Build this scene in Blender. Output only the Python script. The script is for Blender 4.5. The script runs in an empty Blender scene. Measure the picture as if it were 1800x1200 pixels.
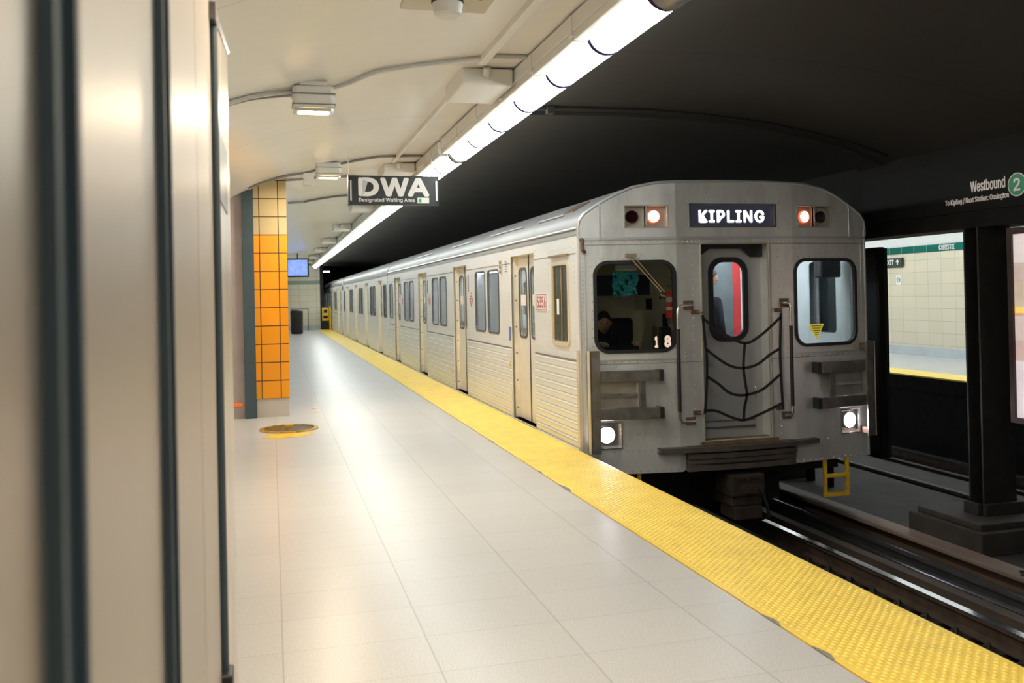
import bpy, math, random
from mathutils import Vector, Matrix
from mathutils.geometry import tessellate_polygon
random.seed(7)
PI = math.pi
S = bpy.context.scene
COL = S.collection

# ------------------------------------------------------------------ camera
cd = bpy.data.cameras.new('camera'); cam = bpy.data.objects.new('camera', cd); COL.objects.link(cam)
R_ = Vector((0.96691209, -0.25424429, -0.02099647)); U_ = Vector((0.01857624, -0.01191675, 0.99975643)); F_ = Vector((0.25443257, 0.96706661, 0.00679955))
mm = Matrix.Identity(4)
for i in range(3):
    mm[i][0] = R_[i]; mm[i][1] = U_[i]; mm[i][2] = -F_[i]
mm[0][3], mm[1][3], mm[2][3] = 0, 0, 1.485
cam.matrix_world = mm
cd.sensor_width = 36; cd.lens = 1608.2 / 1800 * 36; cd.shift_y = -92.0 / 1800
cd.clip_start = 0.05; cd.clip_end = 300
cd.dof.use_dof = True; cd.dof.focus_distance = 8.7; cd.dof.aperture_fstop = 4.6
S.camera = cam
# ------------------------------------------------------------------ world, exposure
W = bpy.data.worlds.new('world'); S.world = W; W.use_nodes = True
W.node_tree.nodes['Background'].inputs[0].default_value = (0.02, 0.02, 0.022, 1)
W.node_tree.nodes['Background'].inputs[1].default_value = 0.15
S.view_settings.view_transform = 'Standard'; S.view_settings.look = 'None'
S.view_settings.gamma = 1; S.view_settings.use_curve_mapping = False
S.view_settings.exposure = 0.25
TUBE = 13.0          # radiance of the fluorescent strip lights
TUBE_FAR = 22.0
WARM = 52.0          # watts of each warm bulkhead lamp
WARM_COL = (1.0, 0.81, 0.58)

# ------------------------------------------------------------------ materials
MC = {}
def mat(name, col, rough=0.5, metal=0.0, emit=0.0, ecol=None, var=0.0, vscale=6.0, bump=0.0, bscale=40.0, stretch=(1, 1, 1), coat=0.0, spec=0.5, dirt=None, dscale=1.5, damt=0.5):
    if name in MC: return MC[name]
    m = bpy.data.materials.new(name); m.use_nodes = True
    nt = m.node_tree; N = nt.nodes; L = nt.links; b = N['Principled BSDF']
    b.inputs['Base Color'].default_value = (*col, 1); b.inputs['Roughness'].default_value = rough
    b.inputs['Metallic'].default_value = metal; b.inputs['Specular IOR Level'].default_value = spec
    if coat: b.inputs['Coat Weight'].default_value = coat; b.inputs['Coat Roughness'].default_value = 0.08
    if emit: b.inputs['Emission Strength'].default_value = emit; b.inputs['Emission Color'].default_value = (*(ecol or col), 1)
    tc = N.new('ShaderNodeTexCoord'); mp = N.new('ShaderNodeMapping'); mp.inputs['Scale'].default_value = stretch
    L.new(tc.outputs['Object'], mp.inputs[0])
    cur = None
    if var:
        n = N.new('ShaderNodeTexNoise'); n.inputs['Scale'].default_value = vscale; n.inputs['Detail'].default_value = 5
        L.new(mp.outputs[0], n.inputs['Vector'])
        r = N.new('ShaderNodeValToRGB'); r.color_ramp.elements[0].position = 0.3; r.color_ramp.elements[1].position = 0.7
        r.color_ramp.elements[0].color = (*[c * (1 - var) for c in col], 1); r.color_ramp.elements[1].color = (*[min(1, c * (1 + var)) for c in col], 1)
        L.new(n.outputs[0], r.inputs[0]); cur = r.outputs[0]
    if dirt:
        n = N.new('ShaderNodeTexNoise'); n.inputs['Scale'].default_value = dscale; n.inputs['Detail'].default_value = 8; n.inputs['Roughness'].default_value = 0.7
        L.new(mp.outputs[0], n.inputs['Vector'])
        r = N.new('ShaderNodeValToRGB'); r.color_ramp.elements[0].position = 0.5; r.color_ramp.elements[1].position = 0.75
        r.color_ramp.elements[0].color = (0, 0, 0, 1); r.color_ramp.elements[1].color = (damt, damt, damt, 1); L.new(n.outputs[0], r.inputs[0])
        mx = N.new('ShaderNodeMix'); mx.data_type = 'RGBA'; L.new(r.outputs[0], mx.inputs[0])
        if cur: L.new(cur, mx.inputs[6])
        else: mx.inputs[6].default_value = (*col, 1)
        mx.inputs[7].default_value = (*dirt, 1); cur = mx.outputs[2]
    if cur: L.new(cur, b.inputs['Base Color'])
    if bump:
        n = N.new('ShaderNodeTexNoise'); n.inputs['Scale'].default_value = bscale; n.inputs['Detail'].default_value = 4
        L.new(mp.outputs[0], n.inputs['Vector'])
        bp = N.new('ShaderNodeBump'); bp.inputs['Strength'].default_value = bump; bp.inputs['Distance'].default_value = 0.01
        L.new(n.outputs[0], bp.inputs['Height']); L.new(bp.outputs[0], b.inputs['Normal'])
    MC[name] = m
    return m

def glass(name, tint=(0.85, 0.9, 0.9), refl=0.06, fres=1.0):
    if name in MC: return MC[name]
    m = bpy.data.materials.new(name); m.use_nodes = True
    nt = m.node_tree; N = nt.nodes; L = nt.links
    for n in list(N): N.remove(n)
    o = N.new('ShaderNodeOutputMaterial'); mx = N.new('ShaderNodeMixShader'); t = N.new('ShaderNodeBsdfTransparent'); g = N.new('ShaderNodeBsdfGlossy')
    f = N.new('ShaderNodeFresnel'); f.inputs[0].default_value = 1.45
    nz = N.new('ShaderNodeTexNoise'); nz.inputs['Scale'].default_value = 3.0
    mr = N.new('ShaderNodeMapRange'); mr.inputs[3].default_value = 0.92; mr.inputs[4].default_value = 1.0; L.new(nz.outputs[0], mr.inputs[0])
    cm = N.new('ShaderNodeMix'); cm.data_type = 'RGBA'; cm.blend_type = 'MULTIPLY'; cm.inputs[0].default_value = 1.0
    cm.inputs[6].default_value = (*tint, 1); L.new(mr.outputs[0], cm.inputs[7]); L.new(cm.outputs[2], t.inputs[0])
    ad = N.new('ShaderNodeMath'); ad.operation = 'MULTIPLY_ADD'; ad.inputs[1].default_value = fres; ad.inputs[2].default_value = refl; ad.use_clamp = True
    L.new(f.outputs[0], ad.inputs[0]); L.new(ad.outputs[0], mx.inputs[0])
    g.inputs[1].default_value = 0.03
    L.new(t.outputs[0], mx.inputs[1]); L.new(g.outputs[0], mx.inputs[2]); L.new(mx.outputs[0], o.inputs[0])
    MC[name] = m
    return m

def grid_mat(name, base, grout, axes, size, gw, rough=0.3, off=(0, 0), var=0.04, bands=None, coat=0.0, speck=0.0, gw2=None, bump=0.0, strong=0.7, spec=0.5):
    """tiles from object coordinates: axes = (i, j) coordinate indices, size = (a, b); bands = [(z_from, colour)] tints by height"""
    if name in MC: return MC[name]
    m = bpy.data.materials.new(name); m.use_nodes = True
    nt = m.node_tree; N = nt.nodes; L = nt.links; b = N['Principled BSDF']
    b.inputs['Roughness'].default_value = rough; b.inputs['Specular IOR Level'].default_value = spec
    if coat: b.inputs['Coat Weight'].default_value = coat; b.inputs['Coat Roughness'].default_value = 0.05
    tc = N.new('ShaderNodeTexCoord'); sp = N.new('ShaderNodeSeparateXYZ'); L.new(tc.outputs['Object'], sp.inputs[0])
    def M(op, a, c=None, d=None):
        n = N.new('ShaderNodeMath'); n.operation = op
        for i, v in enumerate((a, c, d)):
            if v is None: continue
            if isinstance(v, (int, float)): n.inputs[i].default_value = v
            else: L.new(v, n.inputs[i])
        return n.outputs[0]
    lines = []; cells = []
    for k in range(2):
        s = M('DIVIDE', M('SUBTRACT', sp.outputs[axes[k]], off[k]), size[k])
        fr = M('SUBTRACT', s, M('FLOOR', s)); cells.append(M('FLOOR', s))
        d = M('MULTIPLY', M('MINIMUM', fr, M('SUBTRACT', 1.0, fr)), size[k])
        g = (gw, gw2 or gw)[k]
        mr = N.new('ShaderNodeMapRange'); mr.inputs[1].default_value = g * 0.5; mr.inputs[2].default_value = g; mr.inputs[3].default_value = 1; mr.inputs[4].default_value = 0
        L.new(d, mr.inputs[0]); lines.append(mr.outputs[0])
    ln = M('MAXIMUM', lines[0], lines[1])
    cv = N.new('ShaderNodeCombineXYZ'); L.new(cells[0], cv.inputs[0]); L.new(cells[1], cv.inputs[1])
    wn = N.new('ShaderNodeTexWhiteNoise'); L.new(cv.outputs[0], wn.inputs[0])
    vr = N.new('ShaderNodeMapRange'); vr.inputs[3].default_value = 1 - var; vr.inputs[4].default_value = 1 + var; L.new(wn.outputs[0], vr.inputs[0])
    src = None
    if bands:
        for z, c in bands:
            mx = N.new('ShaderNodeMix'); mx.data_type = 'RGBA'
            L.new(M('GREATER_THAN', sp.outputs[2], z), mx.inputs[0])
            if src is None: mx.inputs[6].default_value = (*base, 1)
            else: L.new(src, mx.inputs[6])
            mx.inputs[7].default_value = (*c, 1); src = mx.outputs[2]
    m1 = N.new('ShaderNodeMix'); m1.data_type = 'RGBA'; m1.blend_type = 'MULTIPLY'; m1.inputs[0].default_value = 1
    if src is None: m1.inputs[6].default_value = (*base, 1)
    else: L.new(src, m1.inputs[6])
    L.new(vr.outputs[0], m1.inputs[7]); cur = m1.outputs[2]
    if speck:
        nz = N.new('ShaderNodeTexNoise'); nz.inputs['Scale'].default_value = 160; nz.inputs['Detail'].default_value = 3
        L.new(tc.outputs['Object'], nz.inputs['Vector'])
        r = N.new('ShaderNodeMapRange'); r.inputs[1].default_value = 0.35; r.inputs[2].default_value = 0.65; r.inputs[3].default_value = 1 - speck; r.inputs[4].default_value = 1 + speck; L.new(nz.outputs[0], r.inputs[0])
        n2 = N.new('ShaderNodeTexNoise'); n2.inputs['Scale'].default_value = 0.9; n2.inputs['Detail'].default_value = 6; L.new(tc.outputs['Object'], n2.inputs['Vector'])
        r2 = N.new('ShaderNodeMapRange'); r2.inputs[3].default_value = 0.95; r2.inputs[4].default_value = 1.04; L.new(n2.outputs[0], r2.inputs[0])
        m2 = N.new('ShaderNodeMix'); m2.data_type = 'RGBA'; m2.blend_type = 'MULTIPLY'; m2.inputs[0].default_value = 1
        L.new(cur, m2.inputs[6]); L.new(M('MULTIPLY', r.outputs[0], r2.outputs[0]), m2.inputs[7]); cur = m2.outputs[2]
        rr_ = N.new('ShaderNodeMapRange'); rr_.inputs[3].default_value = rough * 0.93; rr_.inputs[4].default_value = rough * 1.08; L.new(n2.outputs[0], rr_.inputs[0]); L.new(rr_.outputs[0], b.inputs['Roughness'])
    m3 = N.new('ShaderNodeMix'); m3.data_type = 'RGBA'; L.new(M('MULTIPLY', ln, strong), m3.inputs[0]); L.new(cur, m3.inputs[6]); m3.inputs[7].default_value = (*grout, 1)
    L.new(m3.outputs[2], b.inputs['Base Color'])
    if bump:
        nb = N.new('ShaderNodeTexNoise'); nb.inputs['Scale'].default_value = 2.2; nb.inputs['Detail'].default_value = 2; L.new(tc.outputs['Object'], nb.inputs['Vector'])
        bp = N.new('ShaderNodeBump'); bp.inputs['Strength'].default_value = bump; bp.inputs['Distance'].default_value = 0.02
        L.new(nb.outputs[0], bp.inputs['Height']); L.new(bp.outputs[0], b.inputs['Normal'])
    MC[name] = m
    return m

# ------------------------------------------------------------------ mesh helpers
ORG = {}
class MB:
    def __init__(s): s.v = []; s.f = []
    def add(s, vs, fs):
        n = len(s.v); s.v += [tuple(v) for v in vs]; s.f += [tuple(i + n for i in f) for f in fs]; return s
    def box(s, x0, x1, y0, y1, z0, z1, fn=None):
        vs = [(x, y, z) for x in (x0, x1) for y in (y0, y1) for z in (z0, z1)]
        if fn: vs = [fn(*v) for v in vs]
        return s.add(vs, [(0, 1, 3, 2), (4, 6, 7, 5), (0, 4, 5, 1), (2, 3, 7, 6), (0, 2, 6, 4), (1, 5, 7, 3)])
    def tube(s, pts, r, n=8, cap=True):
        pts = [Vector(p) for p in pts]; rings = []; prev = None
        for i, p in enumerate(pts):
            if i == 0: t = pts[1] - p
            elif i == len(pts) - 1: t = p - pts[i - 1]
            else: t = (pts[i + 1] - p).normalized() + (p - pts[i - 1]).normalized()
            t = t.normalized()
            if prev is None:
                a = Vector((0, 0, 1)) if abs(t.z) < 0.9 else Vector((1, 0, 0)); u = t.cross(a).normalized()
            else:
                u = (prev - t * prev.dot(t)).normalized()
            prev = u; w = t.cross(u); rr = r[i] if isinstance(r, (list, tuple)) else r
            rings.append([p + u * rr * math.cos(2 * PI * k / n) + w * rr * math.sin(2 * PI * k / n) for k in range(n)])
        vs = [v for rg in rings for v in rg]; fs = []
        for i in range(len(rings) - 1):
            for k in range(n): fs.append((i * n + k, i * n + (k + 1) % n, (i + 1) * n + (k + 1) % n, (i + 1) * n + k))
        if cap: fs.append(tuple(reversed(range(n)))); fs.append(tuple((len(rings) - 1) * n + k for k in range(n)))
        return s.add(vs, fs)
    def cyl(s, a, b, r, n=16): return s.tube([a, b], r, n)
    def lathe(s, c, axis, prof, n=20):
        """prof = [(distance along axis, radius)]"""
        c = Vector(c); t = Vector(axis).normalized(); a = Vector((0, 0, 1)) if abs(t.z) < 0.9 else Vector((1, 0, 0)); u = t.cross(a).normalized(); w = t.cross(u)
        vs = [c + t * d + (u * math.cos(2 * PI * k / n) + w * math.sin(2 * PI * k / n)) * r for d, r in prof for k in range(n)]; fs = []
        for i in range(len(prof) - 1):
            for k in range(n): fs.append((i * n + k, i * n + (k + 1) % n, (i + 1) * n + (k + 1) % n, (i + 1) * n + k))
        fs.append(tuple(reversed(range(n)))); fs.append(tuple((len(prof) - 1) * n + k for k in range(n)))
        return s.add(vs, fs)
    def plate(s, outer, holes, fn, d0, d1):
        """a flat plate with holes; fn(u, z, d) -> world"""
        loops = [outer] + list(holes); flat = [p for l in loops for p in l]
        tris = tessellate_polygon([[Vector((p[0], p[1], 0)) for p in l] for l in loops]); n = len(flat)
        vs = [fn(p[0], p[1], d0) for p in flat] + [fn(p[0], p[1], d1) for p in flat]
        fs = [tuple(t) for t in tris] + [tuple(i + n for i in reversed(t)) for t in tris]; k = 0
        for l in loops:
            m = len(l)
            for i in range(m): a, b = k + i, k + (i + 1) % m; fs.append((a, b, b + n, a + n))
            k += m
        return s.add(vs, fs)
    def sweep(s, prof, y0, y1, closed=False):
        """profile of (x, z) points run along Y"""
        n = len(prof); vs = [(x, y0, z) for x, z in prof] + [(x, y1, z) for x, z in prof]
        fs = [(i, (i + 1) % n, n + (i + 1) % n, n + i) for i in range(n if closed else n - 1)]
        if closed: fs += [tuple(reversed(range(n))), tuple(range(n, 2 * n))]
        return s.add(vs, fs)
    def sphere(s, c, r, n=10, m=6, sc=(1, 1, 1)):
        vs = []; fs = []
        for i in range(m + 1):
            th = PI * i / m
            for k in range(n): vs.append((c[0] + r * sc[0] * math.sin(th) * math.cos(2 * PI * k / n), c[1] + r * sc[1] * math.sin(th) * math.sin(2 * PI * k / n), c[2] + r * sc[2] * math.cos(th)))
        for i in range(m):
            for k in range(n): fs.append((i * n + k, i * n + (k + 1) % n, (i + 1) * n + (k + 1) % n, (i + 1) * n + k))
        return s.add(vs, fs)
    def build(s, name, m, parent=None, smooth=False, bevel=0.0, solid=0.0, sub=0):
        o_ = ORG.get(parent.name, Vector((0, 0, 0))) if parent else Vector((0, 0, 0))
        me = bpy.data.meshes.new(name); me.from_pydata([tuple(Vector(v) - o_) for v in s.v], [], s.f); me.validate(); me.update()
        import bmesh
        bm = bmesh.new(); bm.from_mesh(me); bmesh.ops.remove_doubles(bm, verts=bm.verts, dist=1e-6)
        bmesh.ops.recalc_face_normals(bm, faces=bm.faces); bm.to_mesh(me); bm.free()
        for mt in (m if isinstance(m, (list, tuple)) else [m]): me.materials.append(mt)
        if smooth:
            me.shade_smooth() if hasattr(me, 'shade_smooth') else None
        o = bpy.data.objects.new(name, me); COL.objects.link(o)
        if parent: o.parent = parent; ORG[o.name] = o_
        if bevel:
            b = o.modifiers.new('b', 'BEVEL'); b.width = bevel; b.segments = 2; b.limit_method = 'ANGLE'
        if smooth and not sub:
            try:
                me.set_sharp_from_angle(angle=math.radians(38))
            except Exception: pass
        return o

def tag(o, label=None, cat=None, group=None, kind=None):
    if label: o['label'] = label
    if cat: o['category'] = cat
    if group: o['group'] = group
    if kind: o['kind'] = kind
    return o
def empty(name, loc, label, cat, group=None, kind=None):
    o = bpy.data.objects.new(name, None); COL.objects.link(o); o.location = loc; o.empty_display_size = 0.1
    ORG[o.name] = Vector(loc); return tag(o, label, cat, group, kind)
def struct(o): o['kind'] = 'structure'; return o
def copy_tree(o, parent=None, skip=()):
    c = o.copy(); COL.objects.link(c); c.parent = parent
    for ch in list(o.children):
        if ch.name.split('.')[0] in skip or ch.type == 'LIGHT': continue
        copy_tree(ch, c, skip)
    return c
def rrect(u0, u1, z0, z1, r, n=6):
    P = []
    for cx, cz, a in ((u1 - r, z1 - r, 0), (u0 + r, z1 - r, 90), (u0 + r, z0 + r, 180), (u1 - r, z0 + r, 270)):
        for k in range(n + 1): t = math.radians(a + 90 * k / n); P.append((cx + r * math.cos(t), cz + r * math.sin(t)))
    return P
def rect(u0, u1, z0, z1): return [(u0, z0), (u1, z0), (u1, z1), (u0, z1)]
def circ(cu, cz, r, n=24): return [(cu + r * math.cos(2 * PI * k / n), cz + r * math.sin(2 * PI * k / n)) for k in range(n)]
try:
    import os
    FONT = bpy.data.fonts.load(os.path.join(bpy.utils.resource_path('LOCAL'), 'datafiles', 'fonts', 'Inter.woff2'))   # the sans face that ships with Blender
except Exception:
    FONT = None
def text(txt, name, m, parent, c, xd, w, h, ext=0.002, bold=0.0, yd=(0, 0, 1), space=1.0, fit=True):
    """lettering centred on c, fitted to w x h, reading along xd"""
    cu = bpy.data.curves.new('t', 'FONT'); cu.body = txt; cu.size = 1
    if FONT: cu.font = FONT
    cu.extrude = 0.01; cu.resolution_u = 3; cu.space_character = space
    cu.align_x = 'CENTER'
    t = bpy.data.objects.new('t', cu); COL.objects.link(t); dg = bpy.context.evaluated_depsgraph_get(); dg.update()
    me = bpy.data.meshes.new_from_object(t.evaluated_get(dg)); bpy.data.objects.remove(t); bpy.data.curves.remove(cu)
    xs = [v.co.x for v in me.vertices]; ys = [v.co.y for v in me.vertices]
    x0, x1, y0, y1 = min(xs), max(xs), min(ys), max(ys)
    X = Vector(xd).normalized(); Y = Vector(yd).normalized(); Z = X.cross(Y); o_ = ORG.get(parent.name, Vector((0, 0, 0))) if parent else Vector((0, 0, 0))
    sx = w / (x1 - x0); sy = h / (y1 - y0)
    for v in me.vertices:
        v.co = Vector(c) - o_ + X * ((v.co.x - (x0 + x1) / 2) * sx) + Y * ((v.co.y - (y0 + y1) / 2) * sy) + Z * (v.co.z / 0.01 * ext * 0.5)
    if bold:                                   # heavier strokes: the same outline laid again a little to each side
        vs = [v.co.copy() for v in me.vertices]; fs = [tuple(p.vertices) for p in me.polygons]; V = []; G = []; bx_ = bold * min(sx, sy)
        for k in range(9):
            dx, dz = (0, 0) if k == 8 else (math.cos(k * PI / 4), math.sin(k * PI / 4)); n_ = len(V)
            V += [tuple(v + X * dx * bx_ + Y * dz * bx_ + Z * k * ext * 0.04) for v in vs]; G += [tuple(i + n_ for i in f) for f in fs]
        me = bpy.data.meshes.new(name); me.from_pydata(V, [], G)
    me.materials.clear(); me.materials.append(m); me.name = name
    o = bpy.data.objects.new(name, me); COL.objects.link(o)
    if parent: o.parent = parent; ORG[o.name] = o_
    return o

# materials in use
M_ALU = mat('brushed aluminium body', (0.52, 0.52, 0.52), 0.38, 0.55, var=0.05, vscale=3, bump=0.05, bscale=30, stretch=(1, 0.15, 1))
M_ALUF = mat('painted grey front sheet', (0.76, 0.755, 0.745), 0.40, 0.6, var=0.06, vscale=5, dirt=(0.16, 0.12, 0.09), dscale=3.0, damt=0.35, stretch=(1, 1, 0.35))
M_SIDE = mat('side aluminium sheet', (0.75, 0.75, 0.75), 0.36, 0.25, var=0.04, vscale=2.5, bump=0.03, bscale=20, stretch=(1, 0.2, 1))
M_ROOF = mat('roof sheet', (0.30, 0.30, 0.305), 0.5, 0.3, var=0.12, vscale=4, dirt=(0.12, 0.11, 0.10), damt=0.4, stretch=(1, 0.3, 1))
M_SEAM = mat('seam grey', (0.20, 0.19, 0.18), 0.6, 0.2)  # plain dark grey for seams, louvres and small print
M_TRIM = mat('pale trim strip', (0.62, 0.62, 0.63), 0.3, 0.6)
M_STEEL = mat('worn steel bar', (0.22, 0.21, 0.20), 0.35, 0.7, var=0.25, vscale=9, dirt=(0.10, 0.06, 0.035), dscale=7, damt=0.5)
M_CHROME = mat('bright steel', (0.7, 0.68, 0.64), 0.22, 0.9, var=0.06)
M_RUST = mat('rusty iron', (0.16, 0.10, 0.065), 0.75, 0.3, var=0.35, vscale=12, bump=0.3)
M_BLACK = mat('black rubber', (0.012, 0.012, 0.013), 0.45, var=0.2)
M_DARK = mat('dark undergear', (0.022, 0.020, 0.019), 0.8, 0.1, var=0.4, vscale=7)
M_LEAF = mat('door leaf', (0.78, 0.74, 0.66), 0.36, 0.25, var=0.04)
M_GLASS = glass('side glass', (0.90, 0.93, 0.94), 0.06, 0.7)
M_GLASSF = glass('windscreen glass', (0.80, 0.84, 0.84), 0.0, 0.55)
M_WHITE = mat('white enamel', (0.80, 0.80, 0.78), 0.35, var=0.02)
M_INT = mat('saloon lining', (0.62, 0.66, 0.68), 0.45, var=0.03)
M_CAB = mat('cab lining beige', (0.72, 0.64, 0.50), 0.6, var=0.06)
M_LIT = mat('lit lettering', (1, 1, 1), 0.5, emit=4.0, ecol=(0.86, 0.88, 1.0))
M_HEAD = mat('headlamp lens lit', (1, 1, 1), 0.3, emit=60, ecol=(0.93, 0.90, 1.0))
M_MARK = mat('marker lamp lit', (1, 1, 1), 0.3, emit=14, ecol=(1.0, 0.78, 0.66))
M_MRIM = mat('red marker rim', (0.5, 0.05, 0.02), 0.3, emit=1.2, ecol=(1.0, 0.15, 0.05))
M_MOFF = mat('dark red lens', (0.018, 0.003, 0.004), 0.12)
M_YEL = mat('yellow paint', (0.80, 0.50, 0.02), 0.45, var=0.12, dirt=(0.2, 0.13, 0.03), dscale=9, damt=0.4)
M_TUBE = mat('strip light diffuser', (1, 1, 1), 0.4, emit=TUBE, ecol=(0.93, 1.0, 0.97))
M_TUBEF = mat('far strip light diffuser', (1, 1, 1), 0.4, emit=TUBE_FAR, ecol=(0.90, 0.98, 1.0))
M_SALOON = mat('saloon lamp diffuser', (1, 1, 1), 0.4, emit=32, ecol=(0.90, 0.96, 1.0))

# ================================================================== STATION SHELL
YN, YF = -14.0, 52.0
PW = 46.2                                   # far end of the platforms
M_FLOOR = grid_mat('terrazzo slabs', (0.49, 0.487, 0.485), (0.16, 0.15, 0.14), (0, 1), (0.606, 0.395), 0.005, rough=0.30, off=(0.625, 7.15), spec=0.4, var=0.025, speck=0.16, gw2=0.0025, coat=0.0, bump=0.05, strong=0.42)
struct(MB().box(-1.6, 2.14, YN, PW, -0.25, 0.0).build('floor', M_FLOOR))
M_CONC = mat('platform concrete', (0.16, 0.15, 0.14), 0.8, var=0.25, bump=0.3)
struct(MB().box(2.14, 2.79, YN, PW, -0.25, -0.012).box(2.45, 2.75, YN, YF, -1.35, -0.25).build('platform_edge', M_CONC))
# tactile strip
ts = MB(); ts.box(2.145, 2.79, YN, PW, -0.012, 0.004)
M_TACT = mat('tactile yellow', (0.86, 0.62, 0.10), 0.36, var=0.07, vscale=5, dirt=(0.50, 0.36, 0.12), dscale=3.5, damt=0.4)
strip = struct(ts.build('tactile_strip', M_TACT))
dm = MB(); P = 0.047
for j in range(int((24 - 1.2) / P * 2)):
    y = 1.2 + j * P / 2
    for i in range(13):
        x = 2.19 + i * P + (P / 2 if j % 2 else 0)
        if x > 2.765: continue
        if random.random() < 0.004: continue
        r0, r1, h = 0.0135, 0.0075, 0.0055; n = 6 if y > 8 else 8
        vs = [(x + r0 * math.cos(2 * PI * k / n), y + r0 * math.sin(2 * PI * k / n), 0.0041) for k in range(n)] + [(x + r1 * math.cos(2 * PI * k / n), y + r1 * math.sin(2 * PI * k / n), 0.004 + h) for k in range(n)]
        dm.add(vs, [(k, (k + 1) % n, n + (k + 1) % n, n + k) for k in range(n)] + [tuple(range(n, 2 * n))])
me = bpy.data.meshes.new('domes'); me.from_pydata(dm.v, [], dm.f); me.materials.append(M_TACT); me.shade_smooth()
do = bpy.data.objects.new('domes', me); COL.objects.link(do); do.parent = strip; do['kind'] = 'stuff'
# chips out of the strip's inner edge
M_CHIP = mat('worn concrete chip', (0.22, 0.21, 0.19), 0.7, var=0.2)
for (y, l, w) in ((2.72, 0.30, 0.035), (3.22, 0.16, 0.03), (3.62, 0.16, 0.022), (6.55, 0.28, 0.03), (7.3, 0.14, 0.014), (9.0, 0.2, 0.015)):
    n = 9; up = [(2.146 + w * (0.3 + 0.7 * random.random()) * math.sin(PI * (k + .5) / n), y + l * k / n) for k in range(n)]
    vs = [(2.138, y), (2.138, y + l)] + up[::-1]
    o = MB().add([(a, b, 0.0048) for a, b in vs] + [(a, b, -0.01) for a, b in vs], [tuple(range(len(vs))), tuple(range(len(vs), 2 * len(vs)))]).build('worn_patch', M_CHIP, strip)
# vault
VP = [(-1.6, 1.7), (-1.25, 2.25), (-0.85, 2.58), (-0.45, 2.80), (-0.12, 2.95), (0.2, 3.05), (0.7, 3.15), (1.1, 3.20), (1.6, 3.235), (2.2, 3.265)]
VD = [(2.2, 3.265), (2.9, 3.28), (3.6, 3.28), (4.3, 3.245), (4.9, 3.185), (5.4, 3.10), (5.9, 3.0), (6.25, 2.90), (6.45, 2.83)]
def smoothp(P, k=4):
    o = []
    for i in range(len(P) - 1):
        p0 = P[max(0, i - 1)]; p1 = P[i]; p2 = P[i + 1]; p3 = P[min(len(P) - 1, i + 2)]
        for j in range(k):
            t = j / k; o.append(tuple(0.5 * ((2 * p1[a]) + (-p0[a] + p2[a]) * t + (2 * p0[a] - 5 * p1[a] + 4 * p2[a] - p3[a]) * t * t + (-p0[a] + 3 * p1[a] - 3 * p2[a] + p3[a]) * t ** 3) for a in range(2)))
    return o + [P[-1]]
def slab(P, th): return P + [(x, z + th) for x, z in reversed(P)]
M_CEIL = grid_mat('glossy white ceiling paint', (0.86, 0.835, 0.79), (0.45, 0.41, 0.36), (0, 1), (60, 2.05), 0.004, rough=0.24, off=(-20, 0.55), var=0.0, gw2=0.008, bump=0.25, strong=0.35)
M_VAULT = grid_mat('sooty dark vault', (0.036, 0.032, 0.028), (0.018, 0.018, 0.016), (0, 1), (60, 2.05), 0.004, rough=0.72, spec=0.25, off=(-20, 0.15), var=0.0, gw2=0.012, bump=0.3, strong=0.8, speck=0.12)
struct(MB().sweep(slab(smoothp(VP), 0.3), YN, 50, True).build('ceiling', M_CEIL, smooth=True))
struct(MB().sweep(slab(smoothp(VD), 0.3), YN, 70, True).build('ceiling_over_track', M_VAULT, smooth=True))
MIR = 13.2
struct(MB().sweep(slab([(MIR - x, z) for x, z in smoothp(VD)], 0.3), YN, 70, True).build('ceiling_over_far_track', M_VAULT, smooth=True))
VF = [(2.2, 3.265), (1.6, 3.2), (1.1, 3.1), (0.6, 2.95), (0.1, 2.82), (-0.25, 2.62), (-0.44, 2.37)]
M_CEIL2 = mat('far white ceiling paint', (0.86, 0.87, 0.87), 0.3, var=0.02)
struct(MB().sweep(slab([(MIR - x, z) for x, z in smoothp(VF)], 0.3), YN, 50, True).build('ceiling_far_platform', M_CEIL2, smooth=True))
M_TILE = grid_mat('cream wall tiles', (0.62, 0.56, 0.43), (0.30, 0.28, 0.22), (1, 2), (0.405, 0.262), 0.006, rough=0.3, off=(0.1, 0.23), var=0.035)
M_BAND = grid_mat('green band tiles', (0.012, 0.13, 0.095), (0.35, 0.42, 0.38), (1, 2), (0.405, 40), 0.010, rough=0.15, off=(0.1, -10), var=0.12)
wr = struct(MB().box(13.62, 13.9, YN, PW, 0.19, 2.225).build('wall_right', M_TILE))
struct(MB().box(13.605, 13.9, YN, PW, 2.225, 2.375).build('trim_1', M_BAND))
M_BASE = mat('grey base stone', (0.47, 0.51, 0.53), 0.4, var=0.08, dirt=(0.2, 0.2, 0.2), damt=0.3)
struct(MB().box(13.57, 13.9, YN, PW, 0.0, 0.19).build('baseboard_right', M_BASE))
M_FLOOR2 = mat('far terrazzo', (0.44, 0.44, 0.44), 0.25, var=0.04, bump=0.02)
struct(MB().box(11.05, 13.9, YN, PW, -0.25, 0.0).build('floor_far_platform', M_FLOOR2))
struct(MB().box(10.5, 10.7, YN, YF, -1.35, -0.25).build('platform_edge_far', mat('near black edge concrete', (0.012, 0.011, 0.010), 0.8, var=0.3, spec=0.2)))  # far edge faces get a near-black tone of their own
struct(MB().box(10.415, 11.05, YN, PW, -0.02, 0.004).build('tactile_strip_far', M_TACT))
struct(MB().box(10.43, 11.05, YN, PW, -0.25, -0.02).build('platform_lip_far', mat('near black edge concrete', (0.012, 0.011, 0.010), 0.8, var=0.3, spec=0.2)))
struct(MB().box(-1.75, -1.6, YN, PW, -0.25, 2.2).build('wall_left', M_TILE))
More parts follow.
